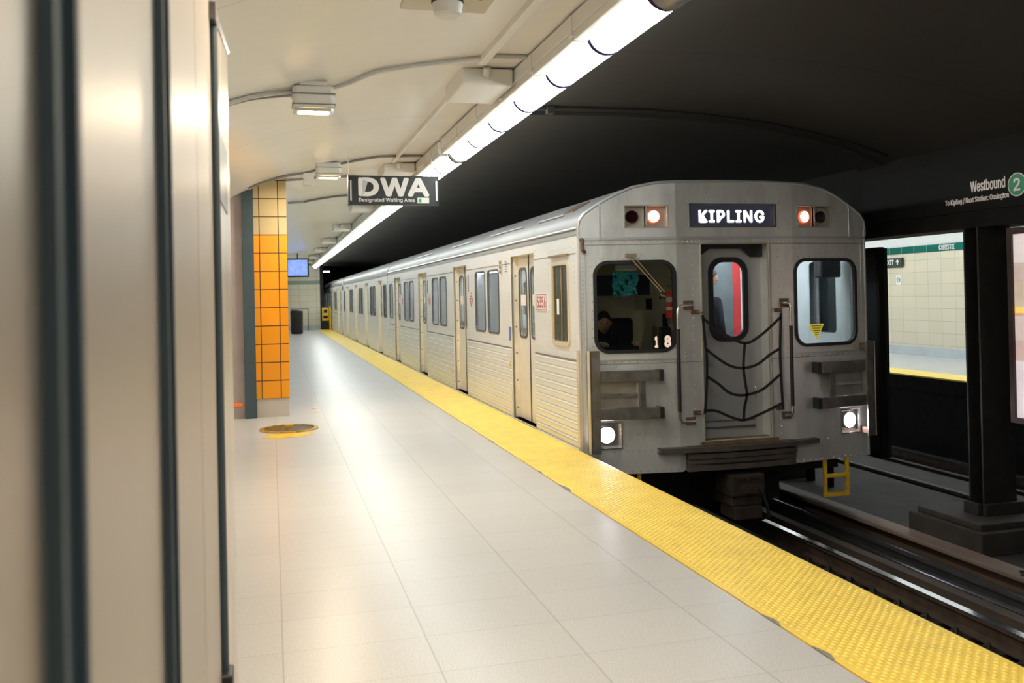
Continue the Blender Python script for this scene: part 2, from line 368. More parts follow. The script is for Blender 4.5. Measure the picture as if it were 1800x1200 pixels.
# end wall
M_TILEE = grid_mat('end wall tiles', (0.66, 0.62, 0.48), (0.36, 0.33, 0.25), (0, 2), (0.41, 0.30), 0.010, rough=0.3, off=(0.1, 0.2), var=0.03, bands=[(2.23, (0.22, 0.30, 0.22)), (2.42, (0.62, 0.60, 0.50))])
struct(MB().box(-1.6, 2.33, 46.2, 46.6, -0.1, 3.2).build('wall_end', M_TILEE))
struct(MB().box(-1.6, 2.32, 46.12, 46.2, 0, 0.2).build('baseboard_end', M_BASE))
M_BEDC = mat('track bed concrete', (0.03, 0.024, 0.02), 0.85, var=0.35, vscale=3, bump=0.5, bscale=12, dirt=(0.03, 0.022, 0.016), dscale=2, damt=0.8)
struct(MB().box(2.5, 10.6, YN, 70, -1.45, -1.28).build('track_bed', M_BEDC))
M_TUN = mat('tunnel wall soot', (0.02, 0.018, 0.017), 0.9, var=0.3)
struct(MB().box(2.33, 2.5, 46.2, 70, -1.4, 3.3).build('wall_tunnel_left', M_TUN))
struct(MB().box(2.3, 11, 70, 70.2, -1.4, 3.4).build('wall_tunnel_end', M_TUN))
struct(MB().box(10.7, 10.9, 46.2, 70, -1.4, 3.3).build('wall_tunnel_right', M_TUN))
# centre beam and walkway
M_BEAM = mat('black painted steel beam', (0.009, 0.0075, 0.0065), 0.65, 0.0, var=0.35, vscale=4, spec=0.15)
bm_ = MB().box(6.44, 6.76, YN, 70, 2.10, 2.95).box(6.40, 6.80, YN, 70, 2.03, 2.10)
struct(bm_.build('beam', M_BEAM))
M_WALK = mat('centre walkway concrete', (0.034, 0.028, 0.024), 0.85, var=0.3, vscale=2.5, bump=0.5, bscale=14, dirt=(0.045, 0.05, 0.05), dscale=1.2, damt=0.7)
struct(MB().box(6.12, 7.55, YN, 70, -1.28, -0.93).build('walkway', M_WALK))

# ---------------------------------------------------------------- columns between the tracks
def column(y, lab):
    c = empty('steel_column', (6.58, y, -0.93), lab, 'column', 'steel columns between the tracks')
    MB().box(6.05, 7.15, y - 0.35, y + 0.62, -0.93, -0.72).box(6.10, 7.10, y - 0.28, y + 0.55, -0.72, -0.66).build('plinth', M_WALK, c, bevel=0.012)
    MB().box(6.40, 6.765, y, y + 0.022, -0.66, 2.03).box(6.40, 6.765, y + 0.17, y + 0.192, -0.66, 2.03).box(6.57, 6.59, y + .022, y + 0.17, -0.66, 2.03).build('post', mat('column paint', (0.013, 0.0115, 0.0105), 0.6, 0.0, var=0.3, dirt=(0.06, 0.035, 0.02), dscale=3, damt=0.5), c)
    MB().box(6.37, 6.80, y - 0.05, y - 0.005, -0.66, -0.55).box(6.33, 6.37, y, y + .19, -0.66, -0.55).build('base_angle', M_DARK, c, bevel=0.006)
    return c
column(7.16, 'black steel H column on a stepped plinth beside the framed poster')
column(13.4, 'black steel column mostly hidden behind the front of the train')
# ---------------------------------------------------------------- posters between the tracks
pf = empty('poster_frame', (6.5, 6.45, 0.22), 'framed pink and orange poster cut by the right edge', 'poster')
def framed(root, y0, y1, z0, z1, x, mf):
    MB().plate(rect(y0, y1, z0, z1), [rect(y0 + .05, y1 - .05, z0 + .05, z1 - .06)], lambda u, z, d: (x + d, u, z), 0.0, 0.07).build('frame', mf, root)
M_BR = mat('dark bronze frame', (0.05, 0.03, 0.028), 0.4, 0.5)
framed(pf, 5.2, 6.885, 0.24, 2.0, 6.46, M_BR)
def poster_mat():
    m = bpy.data.materials.new('poster print'); m.use_nodes = True; N = m.node_tree.nodes; L = m.node_tree.links; b = N['Principled BSDF']; b.inputs['Roughness'].default_value = 0.3
    tc = N.new('ShaderNodeTexCoord'); sp = N.new('ShaderNodeSeparateXYZ'); L.new(tc.outputs['Object'], sp.inputs[0])
    r = N.new('ShaderNodeValToRGB'); r.color_ramp.interpolation = 'CONSTANT'; mr = N.new('ShaderNodeMapRange'); mr.inputs[1].default_value = 0.02; mr.inputs[2].default_value = 1.78
    L.new(sp.outputs[2], mr.inputs[0]); L.new(mr.outputs[0], r.inputs[0])
    cols = [(0.0, (0.62, 0.55, 0.58)), (0.32, (0.50, 0.36, 0.33)), (0.42, (0.55, 0.44, 0.42)), (0.545, (0.60, 0.30, 0.22)), (0.56, (0.85, 0.55, 0.12)), (0.59, (0.52, 0.42, 0.32)), (0.72, (0.50, 0.38, 0.33)), (0.8, (0.48, 0.40, 0.37)), (0.82, (0.66, 0.58, 0.56))]
    while len(r.color_ramp.elements) < len(cols): r.color_ramp.elements.new(0.5)
    for e, (p, c) in zip(r.color_ramp.elements, cols): e.position = p; e.color = (*c, 1)
    nz = N.new('ShaderNodeTexNoise'); nz.inputs['Scale'].default_value = 5; mx = N.new('ShaderNodeMix'); mx.data_type = 'RGBA'; mx.blend_type = 'OVERLAY'; mx.inputs[0].default_value = 0.25
    L.new(tc.outputs['Object'], nz.inputs['Vector']); L.new(r.outputs[0], mx.inputs[6]); L.new(nz.outputs[0], mx.inputs[7]); L.new(mx.outputs[2], b.inputs['Base Color'])
    b.inputs['Emission Strength'].default_value = 0.62; L.new(mx.outputs[2], b.inputs['Emission Color'])
    return m
MB().box(6.485, 6.51, 5.25, 6.835, 0.29, 1.94).build('emissive_poster', poster_mat(), pf)  # the print's colours also feed its emission, so the sheet glows
MB().box(6.53, 6.6, 5.2, 6.885, 0.24, 2.0).build('back_panel', M_BEAM, pf)
for y in (5.4, 6.4): MB().box(6.51, 6.59, y, y + .06, -0.93, 0.24).build('support_post', M_BEAM, pf)
bf = empty('notice_board', (6.5, 9.5, -0.93), 'plain black board standing between the tracks behind the train front', 'board')
framed(bf, 8.70, 10.4, -0.4, 1.93, 6.46, M_BEAM)
MB().box(6.5, 6.58, 8.71, 10.39, -0.39, 1.92).build('panel', mat('black board', (0.008, 0.008, 0.009), 0.7, var=0.2), bf)
for y in (9.8, 10.2): MB().box(6.5, 6.58, y, y + .08, -0.93, -0.4).build('support_post', M_BEAM, bf)

# ---------------------------------------------------------------- station signs
XS = 6.43
ws = empty('direction_sign', (XS, 7.6, 2.2), 'black westbound platform sign with green numbered disc on the beam', 'sign')
MB().box(6.425, 6.44, 5.6, 8.9, 2.19, 2.70).build('panel', mat('sign black', (0.008, 0.0075, 0.007), 0.6, var=0.1, spec=0.15), ws)
M_TXT = mat('sign lettering', (0.62, 0.55, 0.50), 0.5, emit=0.16, ecol=(0.8, 0.7, 0.65))
text('Westbound', 'lettering', M_TXT, ws, (6.423, 7.055, 2.418), (0, -1, 0), 0.42, 0.098, bold=0.02)
text('To Kipling / Next Station: Ossington', 'lettering', M_TXT, ws, (6.423, 7.205, 2.292), (0, -1, 0), 0.80, 0.064, bold=0.015)
fnS = lambda u, z, d: (6.424 - d, u, z)
MB().plate(circ(6.705, 2.376, 0.105, 32), [], fnS, 0, 0.004).build('disc_rim', M_TXT, ws)
g = MB().plate(circ(6.705, 2.376, 0.096, 32), [], fnS, 0.004, 0.006).build('green_disc', mat('green disc', (0.01, 0.20, 0.09), 0.4, emit=0.05, ecol=(0.02, 0.5, 0.25), var=0.05), ws)
text('2', 'numeral', M_TXT, ws, (6.4165, 6.705, 2.376), (0, -1, 0), 0.072, 0.108, bold=0.01)
# far wall signs
M_WTX = mat('white sign print', (0.8, 0.8, 0.78), 0.4, var=0.02)
nm = text('CHRISTIE', 'station_name', M_WTX, None, (13.59, 16.08, 2.30), (0, -1, 0), 0.45, 0.105, ext=0.01, bold=0.010, space=1.1)
tag(nm, 'white CHRISTIE lettering on the green tile band', 'lettering')
ex = empty('exit_sign', (13.6, 17.95, 2.0), 'small black EXIT sign with white arrow on the far wall', 'sign')
MB().box(13.55, 13.61, 17.45, 18.2, 1.95, 2.143).build('panel', mat('exit black', (0.012, 0.03, 0.02), 0.4, var=0.1), ex)
text('EXIT', 'lettering', M_WTX, ex, (13.545, 17.86, 2.047), (0, -1, 0), 0.30, 0.11, bold=0.01)
fnF = lambda u, z, d: (13.548 - d, u, z)
MB().plate([(17.64, 2.047), (17.585, 2.11), (17.53, 2.047), (17.57, 2.047), (17.57, 1.985), (17.60, 1.985), (17.60, 2.047)], [], fnF, 0, .004).build('arrow', M_WTX, ex)
rs = empty('round_notice', (13.6, 17.9, 1.6), 'small white notice with a round symbol on far wall', 'sign')
MB().box(13.60, 13.62, 17.55, 17.71, 1.54, 1.75).build('plate', M_WTX, rs)
fnG = lambda u, z, d: (13.60 - d, u, z)
MB().plate(circ(17.63, 1.65, 0.06), [circ(17.63, 1.65, 0.042)], fnG, 0, .004).plate(rect(17.60, 17.66, 1.64, 1.66), [], fnG, 0, .004).build('symbol', mat('grey print', (0.12, 0.12, 0.12), 0.5, var=0.1), rs)
ip = empty('information_panel', (13.6, 14.6, 0.7), 'tall dark map panel on the far wall beside the poster', 'sign')
MB().box(13.56, 13.62, 13.5, 14.48, 0.484, 2.16).build('panel', mat('panel slate', (0.03, 0.042, 0.048), 0.35, var=0.2), ip)
MB().box(13.55, 13.56, 14.28, 14.40, 1.96, 2.08).build('icon', M_WTX, ip)
pr = MB()
for k in range(22):
    pr.box(13.55, 13.56, 14.22 + 0.05 * random.random(), 14.45 - 0.08 * random.random() * (k > 1), 1.80 - k * 0.024, 1.612 - k * 0.024)
pr.build('printed_lines', mat('print grey', (0.35, 0.38, 0.40), 0.5, var=0.1), ip)

# ---------------------------------------------------------------- DWA sign
dw = empty('hanging_sign', (1.38, 10.5, 2.55), 'black DWA Designated Waiting Area sign hanging over the platform', 'sign')
YD = 10.5
MB().box(0.872, 1.898, YD, YD + 0.08, 2.55, 2.886).build('panel', mat('sign face charcoal', (0.020, 0.022, 0.024), 0.4, var=0.1), dw)
for x in (0.865, 1.896): MB().box(x, x + .009, YD - 0.008, YD + .085, 2.545, 2.89).build('end_cap', M_BLACK, dw)
for x in (0.885, 1.868): MB().box(x, x + .018, YD - 0.014, YD, 2.60, 2.83).build('clamp_strip', M_TRIM, dw)
M_DT = mat('sign white', (0.66, 0.64, 0.61), 0.5, emit=0.12, ecol=(1, .97, .93))
for ch, cx, w in (('D', 1.096, 0.228), ('W', 1.393, 0.325), ('A', 1.668, 0.250)):
    text(ch, 'letter', M_DT, dw, (cx, YD - 0.003, 2.757), (1, 0, 0), w - .024, 0.186, bold=0.042)
text('Designated Waiting Area', 'lettering', M_DT, dw, (1.300, YD - 0.003, 2.603), (1, 0, 0), 0.636, 0.055, bold=0.01)
MB().box(1.655, 1.79, YD - 0.004, YD, 2.572, 2.637).build('badge', M_WTX, dw)
MB().box(1.668, 1.70, YD - 0.006, YD - 0.004, 2.582, 2.628).build('badge_mark', mat('badge green', (0.05, 0.4, 0.12), 0.5, var=0.05), dw)
for x, z in ((.872, 3.17), (1.835, 3.235)): MB().cyl((x, YD + .04, 2.88), (x, YD + .04, z), 0.006, 6).build('hanger_rod', M_WHITE, dw)

# ---------------------------------------------------------------- strip lights
M_HOUS = mat('fixture housing', (0.80, 0.79, 0.76), 0.35, var=0.02)
M_RING = mat('fixture ring', (0.035, 0.022, 0.10), 0.7, 0.0, spec=0.1)
FL = 0.92
def strip_light(x, mdiff):
    y0 = 0
    r = empty('strip_light', (x, 0, 3.0), 'strip light', 'ceiling light')
    MB().box(x - 0.235, x + 0.11, 0.01, FL - 0.01, 3.13, 3.235).box(x - 0.225, x - 0.128, 0.01, FL - 0.01, 3.075, 3.13).build('housing', M_HOUS, r, bevel=0.006)
    prof = [(x + 0.125 * math.cos(a), 3.125 + 0.125 * math.sin(a)) for a in [math.radians(t) for t in range(-180, 1, 15)]]
    MB().sweep(prof, 0.012, FL - 0.012, True).build('diffuser', mdiff, r, smooth=True)
    pr_ = [(x + 0.131 * math.cos(a), 3.125 + 0.131 * math.sin(a)) for a in [math.radians(t) for t in range(-195, 31, 15)]]
    MB().sweep(pr_, -0.020, 0.020, True).build('end_ring', M_RING, r)
    MB().box(x - 0.24, x - 0.215, -0.02, 0.05, 3.10, 3.23).build('bracket', M_HOUS, r)
    return r
XLT = 2.085
sl = strip_light(XLT, M_TUBE)
NEAR = ['strip light cut by the top edge of the frame', 'second bright strip light from the top edge', 'third bright strip light down from the top edge',
        'strip light just right of the white ceiling junction box', 'fifth strip light counted from the top edge of the frame', 'sixth strip light, short of the grey end cap',
        'strip light just above the right end of the DWA sign']
y = 4.52 - 18 * FL; k = 0
while y < 45.0:
    i = round((y - 4.52) / FL)
    if i == -1: y += FL; continue
    if i == 6: gap = 0.14
    o = sl if k == 0 else copy_tree(sl)
    o.location = (XLT, y + (0.14 if i >= 6 else 0), 3.0)
    if 0 <= i < 7: o['label'] = NEAR[i]; o['group'] = 'strip lights along the white ceiling edge'
    elif i < 0: o['label'] = 'strip light above and behind the viewpoint, outside the frame'; o['group'] = 'strip lights before the frame'
    else: o['label'] = 'small distant strip light in the unbroken bright row beyond the hanging sign'; o['group'] = 'distant strip lights beyond the hanging sign'
    y += FL; k += 1
ec = MB().lathe((XLT, 4.495, 3.115), (0, -1, 0), [(0, 0.128), (0.2, 0.128), (0.21, 0.10)], 20).build('light_end_cap', M_STEEL, smooth=True)
tag(ec, 'brown metal end cap above the topmost strip light', 'end cap')
ec2 = MB().lathe((XLT, 4.52 + 6 * FL, 3.125), (0, 1, 0), [(0.005, 0.129), (0.13, 0.129)], 20).build('light_coupling', M_CHROME, smooth=True)
tag(ec2, 'brown coupling ring between strip lights above the DWA sign', 'end cap')
sf = strip_light(MIR - 2.0, M_TUBEF)
y = 8.0; k = 0
while y < 34:
    o = sf if k == 0 else copy_tree(sf)
    o.location = (MIR - 2.0, y, 3.0); o['label'] = 'strip light over the far platform, hidden behind the black beam'; o['group'] = 'far platform strip lights'
    y += FL; k += 1
# white batten along the ceiling, left of the lights
tag(MB().box(1.50, 1.56, YN, 6.55, 3.185, 3.235).box(1.50, 1.53, 7.5, 11.5, 3.185, 3.235).build('ceiling_batten', M_HOUS), 'white batten running along the ceiling beside the strip lights', 'batten')
bx = empty('junction_box', (1.62, 7.1, 3.1), 'large white junction box on the ceiling beside the strip lights', 'junction box', 'white boxes on the ceiling')
MB().box(-0.20, 0.20, -0.33, 0.35, 0.0, 0.13, lambda a, b, c: (1.635 + a, 7.14 + b, 3.10 + c)).build('box', M_HOUS, bx, bevel=0.012)
MB().cyl((1.62, 6.80, 3.17), (1.62, 6.76, 3.22), 0.03, 10).build('cable_gland', M_HOUS, bx, smooth=True)
for k in range(7):
    c = copy_tree(bx); c.location = (1.62, 12.1 + 4.9 * k, 3.1)
    c['label'] = ('white junction box right behind the top of the DWA sign' if k == 0 else 'small white box in the receding row on the far ceiling')
    if k > 0: c['group'] = 'distant white boxes on the ceiling'
# ---------------------------------------------------------------- conduits
def ceilz(x):
    P = VP + VD[1:]
    for a, b in zip(P, P[1:]):
        if a[0] <= x <= b[0]: t = (x - a[0]) / (b[0] - a[0]); return a[1] + (b[1] - a[1]) * t
    return 3.2
def conduit(pts, r, m, lab, cat='conduit'):
    P = [(x, y, ceilz(x) - r * 1.05) for x, y in pts]; Q = []
    for a, b in zip(P, P[1:]):
        n = 5
        for k in range(n): x = a[0] + (b[0] - a[0]) * k / n; yy = a[1] + (b[1] - a[1]) * k / n; Q.append((x, yy, ceilz(x) - r * 1.05))
    Q.append(P[-1])
    o = MB().tube(Q, r, 8).build('conduit', m, smooth=True); return tag(o, lab, cat)
M_COND = mat('white conduit', (0.60, 0.60, 0.58), 0.4, var=0.05)
M_CGREY = mat('grey conduit', (0.25, 0.25, 0.25), 0.4, var=0.1)
conduit([(1.84, 6.45), (1.6, 6.42), (1.1, 6.6), (0.78, 6.7), (0.62, 6.95), (0.5, 7.05), (0.42, 7.05)], 0.017, M_COND, 'white conduit from the nearest warm lamp to the strip lights')
conduit([(0.2, 6.95), (0.0, 6.8), (-0.28, 6.65), (-0.6, 6.6)], 0.017, M_COND, 'pale conduit curving from the warm lamp down to the left pylon')
conduit([(0.2, 7.1), (0.0, 6.92), (-0.28, 6.72), (-0.6, 6.66)], 0.012, M_CGREY, 'thin grey conduit under the pale one beside the pylon')
conduit([(1.84, 11.2), (1.3, 11.1), (0.9, 11.4), (0.75, 11.6), (0.45, 11.8), (0.1, 11.7), (-0.25, 11.8)], 0.016, M_CGREY, 'grey conduit above the DWA sign running to the orange pillar')
conduit([(1.2, 12.9), (0.7, 12.6), (0.2, 12.2), (-0.2, 12.1)], 0.016, M_CGREY, 'lower grey conduit reaching the orange pillar behind the DWA sign')
conduit([(1.84, 15.2), (1.0, 15.3), (0.55, 15.5), (0.3, 15.2)], 0.018, M_CGREY, 'grey conduit seen between orange pillar and DWA sign')
conduit([(2.25, 8.3), (2.9, 8.3), (3.6, 8.3), (4.3, 8.3), (4.9, 8.3), (5.4, 8.3), (5.9, 8.3), (6.3, 8.3)], 0.014, mat('black conduit', (0.012, 0.011, 0.01), 0.6), 'black conduit arching over the dark track vault')
tag(MB().box(2.56, 2.63, 8.26, 8.34, 3.20, 3.27).build('conduit_clip_box', M_DARK), 'small black box on the conduit over the dark vault', 'box')
struct(MB().sweep(slab([(x, z - 0.035) for x, z in smoothp(VD)], 0.04), 8.55, 8.95, True).build('beam_rib', M_VAULT, smooth=True))
# ---------------------------------------------------------------- warm bulkhead lamps
M_WLIT = mat('warm lamp glass', (1, 0.9, 0.7), 0.3, emit=30, ecol=(1.0, 0.66, 0.28))
def bulkhead(loc, lab, power=WARM):
    x, y, z = loc
    r = empty('bulkhead_lamp', loc, lab, 'lamp', 'warm bulkhead lamps on the ceiling')
    MB().box(x - 0.15, x + 0.15, y - 0.08, y + 0.10, z + 0.03, z + 0.20).build('housing', M_WHITE, r, bevel=0.03, smooth=False)
    MB().box(x - 0.155, x + 0.155, y - 0.085, y + 0.105, z + 0.13, z + 0.14).box(x - 0.155, x + 0.155, y - 0.085, y + 0.105, z + 0.055, z + 0.062).build('gasket', M_CGREY, r)
    MB().box(x - 0.10, x + 0.10, y - 0.06, y + 0.08, z + 0.20, ceilz(x) - 0.0).build('mount', M_WHITE, r)
    fn = lambda u, v, d: (x + u, y + v, z + 0.03 - d)
    MB().plate(rrect(-0.145, 0.145, -0.075, 0.095, 0.03), [rrect(-0.115, 0.115, -0.055, 0.075, 0.02)], fn, 0, 0.02).build('bezel', M_CHROME, r)
    MB().box(x - 0.11, x + 0.11, y - 0.05, y + 0.07, z + 0.022, z + 0.035).build('lens', M_WLIT, r)
    ld = bpy.data.lights.new('warm', 'AREA'); ld.shape = 'RECTANGLE'; ld.size = 0.22; ld.size_y = 0.12; ld.energy = power; ld.color = WARM_COL
    lo = bpy.data.objects.new('lamp_light', ld); COL.objects.link(lo); lo.location = (0, 0, 0.005); lo.parent = r
    return r
bulkhead((0.325, 6.85, 2.845), 'warm lit white bulkhead lamp nearest the camera, left ceiling')
bulkhead((0.70, 11.35, 2.95), 'small warm lamp beside the left end of the DWA sign', WARM * 0.8)
bulkhead((0.325, 2.4, 2.845), 'warm bulkhead lamp above and outside the frame', WARM * 0.95)
wb = MB().box(0.40, 0.52, 11.2, 11.32, 2.86, 3.0).build('conduit_box', M_WHITE); tag(wb, 'small cream conduit box above the orange tiled pillar', 'box')
# smoke detector plate
sd = empty('smoke_detector', (0.92, 4.65, 3.0), 'white round detector on a cream plate, top edge', 'detector')
MB().box(0.68, 1.14, 4.42, 4.78, 3.0, 3.025).build('plate', mat('cream plate', (0.62, 0.57, 0.47), 0.4, var=0.05), sd, bevel=0.004)
MB().box(0.70, 1.12, 4.5, 4.7, 3.025, 3.2).build('mount', M_WHITE, sd)
MB().lathe((0.90, 4.6, 3.0), (0, 0, -1), [(0, 0.055), (0.012, 0.076), (0.018, 0.080), (0.028, 0.078), (0.07, 0.070), (0.082, 0.055)], 28).build('sensor', M_WHITE, sd, smooth=True)
MB().lathe((0.90, 4.6, 3.0), (0, 0, -1), [(0, 0.083), (0.012, 0.083)], 28).build('base_ring', M_BLACK, sd)
MB().cyl((1.06, 4.53, 3.001), (1.06, 4.53, 2.994), 0.013, 10).build('screw', M_RUST, sd)

# ================================================================== LEFT SIDE
# metal clad pylon beside the camera
M_PAN = mat('satin metal cladding', (0.50, 0.425, 0.345), 0.42, 0.9, var=0.05, vscale=2.0, stretch=(1, 1, 0.25), bump=0.02, bscale=8)
M_MUL = mat('blue grey mullion', (0.05, 0.068, 0.078), 0.6, 0.1, var=0.2, vscale=3)
pyl = empty('clad_pylon', (-0.5, 1.5, 0.0), 'tall metal clad pylon with dark vertical strips at left edge', 'pylon')
ZT = 2.262
for a, b in ((-0.6, 0.585), (0.66, 1.165), (1.245, 1.80), (1.806, 2.27)):
    MB().box(-0.16, -0.13, a, b, 0, ZT if b < 2 else 2.2).build('panel', M_PAN, pyl)
for a, b in ((0.585, 0.66), (1.165, 1.245)):
    MB().box(-0.16, -0.128, a, b, 0, ZT).box(-0.128, -0.120, a, a + 0.012, 0, ZT).box(-0.128, -0.120, b - .012, b, 0, ZT).build('mullion', M_MUL, pyl)
def wedge(x0, x1, y0, y1, z0, z1): return MB().add([(x, y, z) for x in (x0, x1) for y, z in ((y0, 0), (y1, 0), (y1, z1), (y0, z0))], [(0, 1, 2, 3), (7, 6, 5, 4), (0, 4, 5, 1), (1, 5, 6, 2), (2, 6, 7, 3), (3, 7, 4, 0)])
MB().box(-0.50, -0.16, -0.6, 2.27, 0, ZT).build('core', M_PAN, pyl)
wedge(-0.50, -0.16, 2.27, 3.28, 2.20, 2.33).build('core', M_PAN, pyl)
MB().tube([(-0.128, 2.31, 0), (-0.128, 2.31, 2.18)], 0.014, 10).build('edge_tube', M_MUL, pyl, smooth=True)
wedge(-0.16, -0.1315, 2.33, 3.28, 2.20, 2.33).build('end_panel', mat('end panel metal', (0.60, 0.52, 0.42), 0.32, 0.85, var=0.12, vscale=4, bump=0.03), pyl)
MB().box(-0.134, -0.128, 2.46, 3.03, 1.76, 1.955).build('vent', M_STEEL, pyl)
MB().box(-0.14, -0.105, 2.27, 2.35, 0.43, 0.60).build('latch', M_BLACK, pyl, bevel=0.006)
MB().tube([(-0.135, 2.24, 2.20), (-0.135, 3.28, 2.34)], 0.012, 6).box(-0.15, -0.115, 2.25, 2.36, 2.15, 2.19).build('top_trim', M_STEEL, pyl)
# orange tiled pillar
op = empty('tiled_pillar', (-0.1, 12.3, 0), 'orange and cream tiled pillar with dark blue side on platform', 'pillar')
M_OT = grid_mat('pillar tiles', (0.82, 0.31, 0.005), (0.07, 0.03, 0.01), (0, 2), (0.235, 0.232), 0.008, rough=0.25, off=(-0.035, 0.232), var=0.06, bands=[(2.325, (0.50, 0.40, 0.22))], strong=1.0)
MB().box(-0.205, 0.205, 12.07, 12.9, 0.235, 3.06).build('tiled_face', M_OT, op)
MB().box(-0.20, 0.20, 12.08, 12.9, 0.0, 0.235).build('plinth', mat('plinth stone', (0.50, 0.45, 0.40), 0.35, var=0.06), op)
MB().box(-0.345, -0.205, 12.0, 12.9, 0.0, 2.93).build('blue_panel', mat('slate blue panel', (0.045, 0.075, 0.095), 0.45, var=0.1), op)
MB().box(-0.65, -0.345, 12.06, 12.9, 0.0, 2.86).build('lavender_panel', mat('lavender grey panel', (0.40, 0.34, 0.33), 0.4, 0.2, var=0.06), op)
MB().box(-0.52, -0.375, 12.045, 12.06, 0.155, 0.20).build('orange_tape', mat('orange tape', (0.95, 0.18, 0.02), 0.5, emit=0.15, ecol=(1, .2, .02), var=0.1), op)
# floor hatch
ht = empty('floor_hatch', (0.17, 10.85, 0), 'round brass rimmed hatch in the platform floor beside the pillar', 'hatch')
M_BRASS = mat('worn brass', (0.70, 0.42, 0.06), 0.3, 0.7, var=0.5, vscale=14, dirt=(0.05, 0.035, 0.01), dscale=8, damt=0.9)
fh = lambda u, v, d: (0.17 + u, 10.85 + v, d)
MB().plate(circ(0, 0, 0.33, 40), [circ(0, 0, 0.285, 40)], fh, 0.0, 0.016).build('rim', M_BRASS, ht)
MB().plate(circ(0, 0, 0.285, 40), [], fh, 0.0, 0.008).build('cover', mat('dark hatch cover', (0.10, 0.07, 0.02), 0.35, 0.5, var=0.5, vscale=10), ht)
MB().box(-0.05, 0.05, 0.16, 0.2, 0.008, 0.03, lambda a, b, c: (0.17 + a, 10.85 + b, c)).build('handle', M_YEL, ht)
yp = MB().plate([(-0.12, 10.28), (0.02, 10.16), (0.30, 10.20), (0.45, 10.42), (0.2, 10.5), (-0.05, 10.46)], [], lambda u, v, d: (u, v, d), 0.0005, 0.003).build('yellow_patch', M_YEL); tag(yp, 'yellow patch on the floor before the hatch', 'paint')  # flat yellow shape laid on the floor ahead of the hatch
yd = MB().plate(circ(0.55, 12.35, 0.04, 10), [], lambda u, v, d: (u, v, d), 0.0005, 0.003).plate(circ(0.53, 12.75, 0.035, 10), [], lambda u, v, d: (u, v, d), 0.0005, 0.003).build('paint_spots', M_YEL); tag(yd, 'two yellow paint spots on the floor behind the hatch', 'paint')
# far end furniture
tv = empty('hanging_screen', (1.05, 34.5, 2.2), 'distant blue lit screen hanging from ceiling beyond the pillar', 'screen')
MB().box(0.55, 1.35, 34.4, 34.6, 2.32, 3.0).build('case', M_DARK, tv)
MB().box(0.60, 1.30, 34.38, 34.4, 2.37, 2.95).build('display', mat('screen image', (0.2, 0.3, 0.8), 0.3, emit=0.7, ecol=(0.22, 0.33, 0.8), var=0.5), tv)
MB().box(0.93, 0.97, 34.48, 34.52, 3.0, 3.2).build('hanger', M_DARK, tv)
wn = empty('waste_bin', (1.1, 41, 0), 'dark waste bin standing near the far end wall', 'bin')
MB().lathe((1.05, 41, 0), (0, 0, 1), [(0, 0.22), (0.05, 0.26), (1.0, 0.27), (1.05, 0.2)], 16).build('body', M_BLACK, wn, smooth=True)
MB().lathe((1.05, 41, 1.05), (0, 0, 1), [(0, 0.2), (0.03, 0.1)], 16).build('lid', M_STEEL, wn)
rl = empty('end_railing', (1.5, 44.8, 0), 'thin metal railing before the far end wall', 'railing')
MB().cyl((0.85, 44.8, 1.05), (1.7, 44.8, 1.05), 0.02, 8).build('top_rail', M_STEEL, rl)
for x in (0.9, 1.3, 1.68): MB().cyl((x, 44.8, 0), (x, 44.8, 1.05), 0.018, 8).build('post', M_STEEL, rl)
eb = empty('barrier_sign', (2.62, 45.6, 0), 'yellow and black warning barrier at the end of the platform', 'barrier')
MB().box(2.36, 2.80, 45.6, 45.66, 0.0, 1.12).build('gate', M_DARK, eb)
MB().box(2.38, 2.70, 45.56, 45.6, 0.44, 1.08).build('sign_plate', M_YEL, eb)
MB().box(2.46, 2.62, 45.55, 45.56, 0.82, 0.98).box(2.43, 2.65, 45.55, 45.56, 0.55, 0.68).build('sign_print', M_DARK, eb)
MB().box(2.72, 2.80, 45.5, 45.6, 0.0, 1.15).build('yellow_post', M_YEL, eb)
tl = empty('tunnel_lamp', (3.0, 52, 3.0), 'single small lamp in the dark tunnel beyond the strip lights', 'lamp')
MB().box(2.72, 3.05, 49.95, 50.1, 2.93, 3.0).build('lens', M_TUBE, tl); MB().box(2.70, 3.07, 49.95, 50.15, 3.0, 3.3).build('housing', M_DARK, tl)

# ================================================================== TRACKS
M_RAILT = mat('polished rail head', (0.62, 0.63, 0.66), 0.16, 1.0)
M_RAILW = mat('rusty rail web', (0.085, 0.06, 0.045), 0.6, 0.4, var=0.3, vscale=8)
def rail(x, zt, lab, y0=-2, y1=68):
    r = empty('rail', (x, y0, zt - 0.16), lab, 'rail', 'running rails')
    MB().sweep([(x - .036, zt), (x + .036, zt), (x + .036, zt - .012), (x - .036, zt - .012)], y0, y1, True).build('rail_head', M_RAILT, r)
    w = [(x - .034, zt - .012), (x - .034, zt - .035), (x - .009, zt - .05), (x - .009, zt - .13), (x - .07, zt - .15), (x - .07, zt - .16), (x + .07, zt - .16), (x + .07, zt - .15), (x + .009, zt - .13), (x + .009, zt - .05), (x + .034, zt - .035), (x + .034, zt - .012)]
    MB().sweep(w, y0, y1, True).build('rail_web', M_RAILW, r)
ZR = -1.02
rail(3.66, ZR, 'near rail of the near track, hidden under the platform lip')
rail(5.155, ZR, 'shiny rail of the near track, running toward the lower right corner')
rail(8.05, ZR, 'rail of the far track closer to the columns')
rail(9.45, ZR, 'rail of the far track closer to the far platform')
struct(MB().box(3.3, 5.55, YN, 70, -1.28, -1.24).box(7.7, 9.9, YN, 70, -1.28, -1.24).build('sleeper_slab', M_BEDC))
cl = empty('rail_fastener', (5.03, 3, -1.24), 'x', 'rail fastener')
MB().box(4.90, 5.41, 2.93, 3.07, -1.24, -1.18).build('base_plate', M_DARK, cl, bevel=0.005)
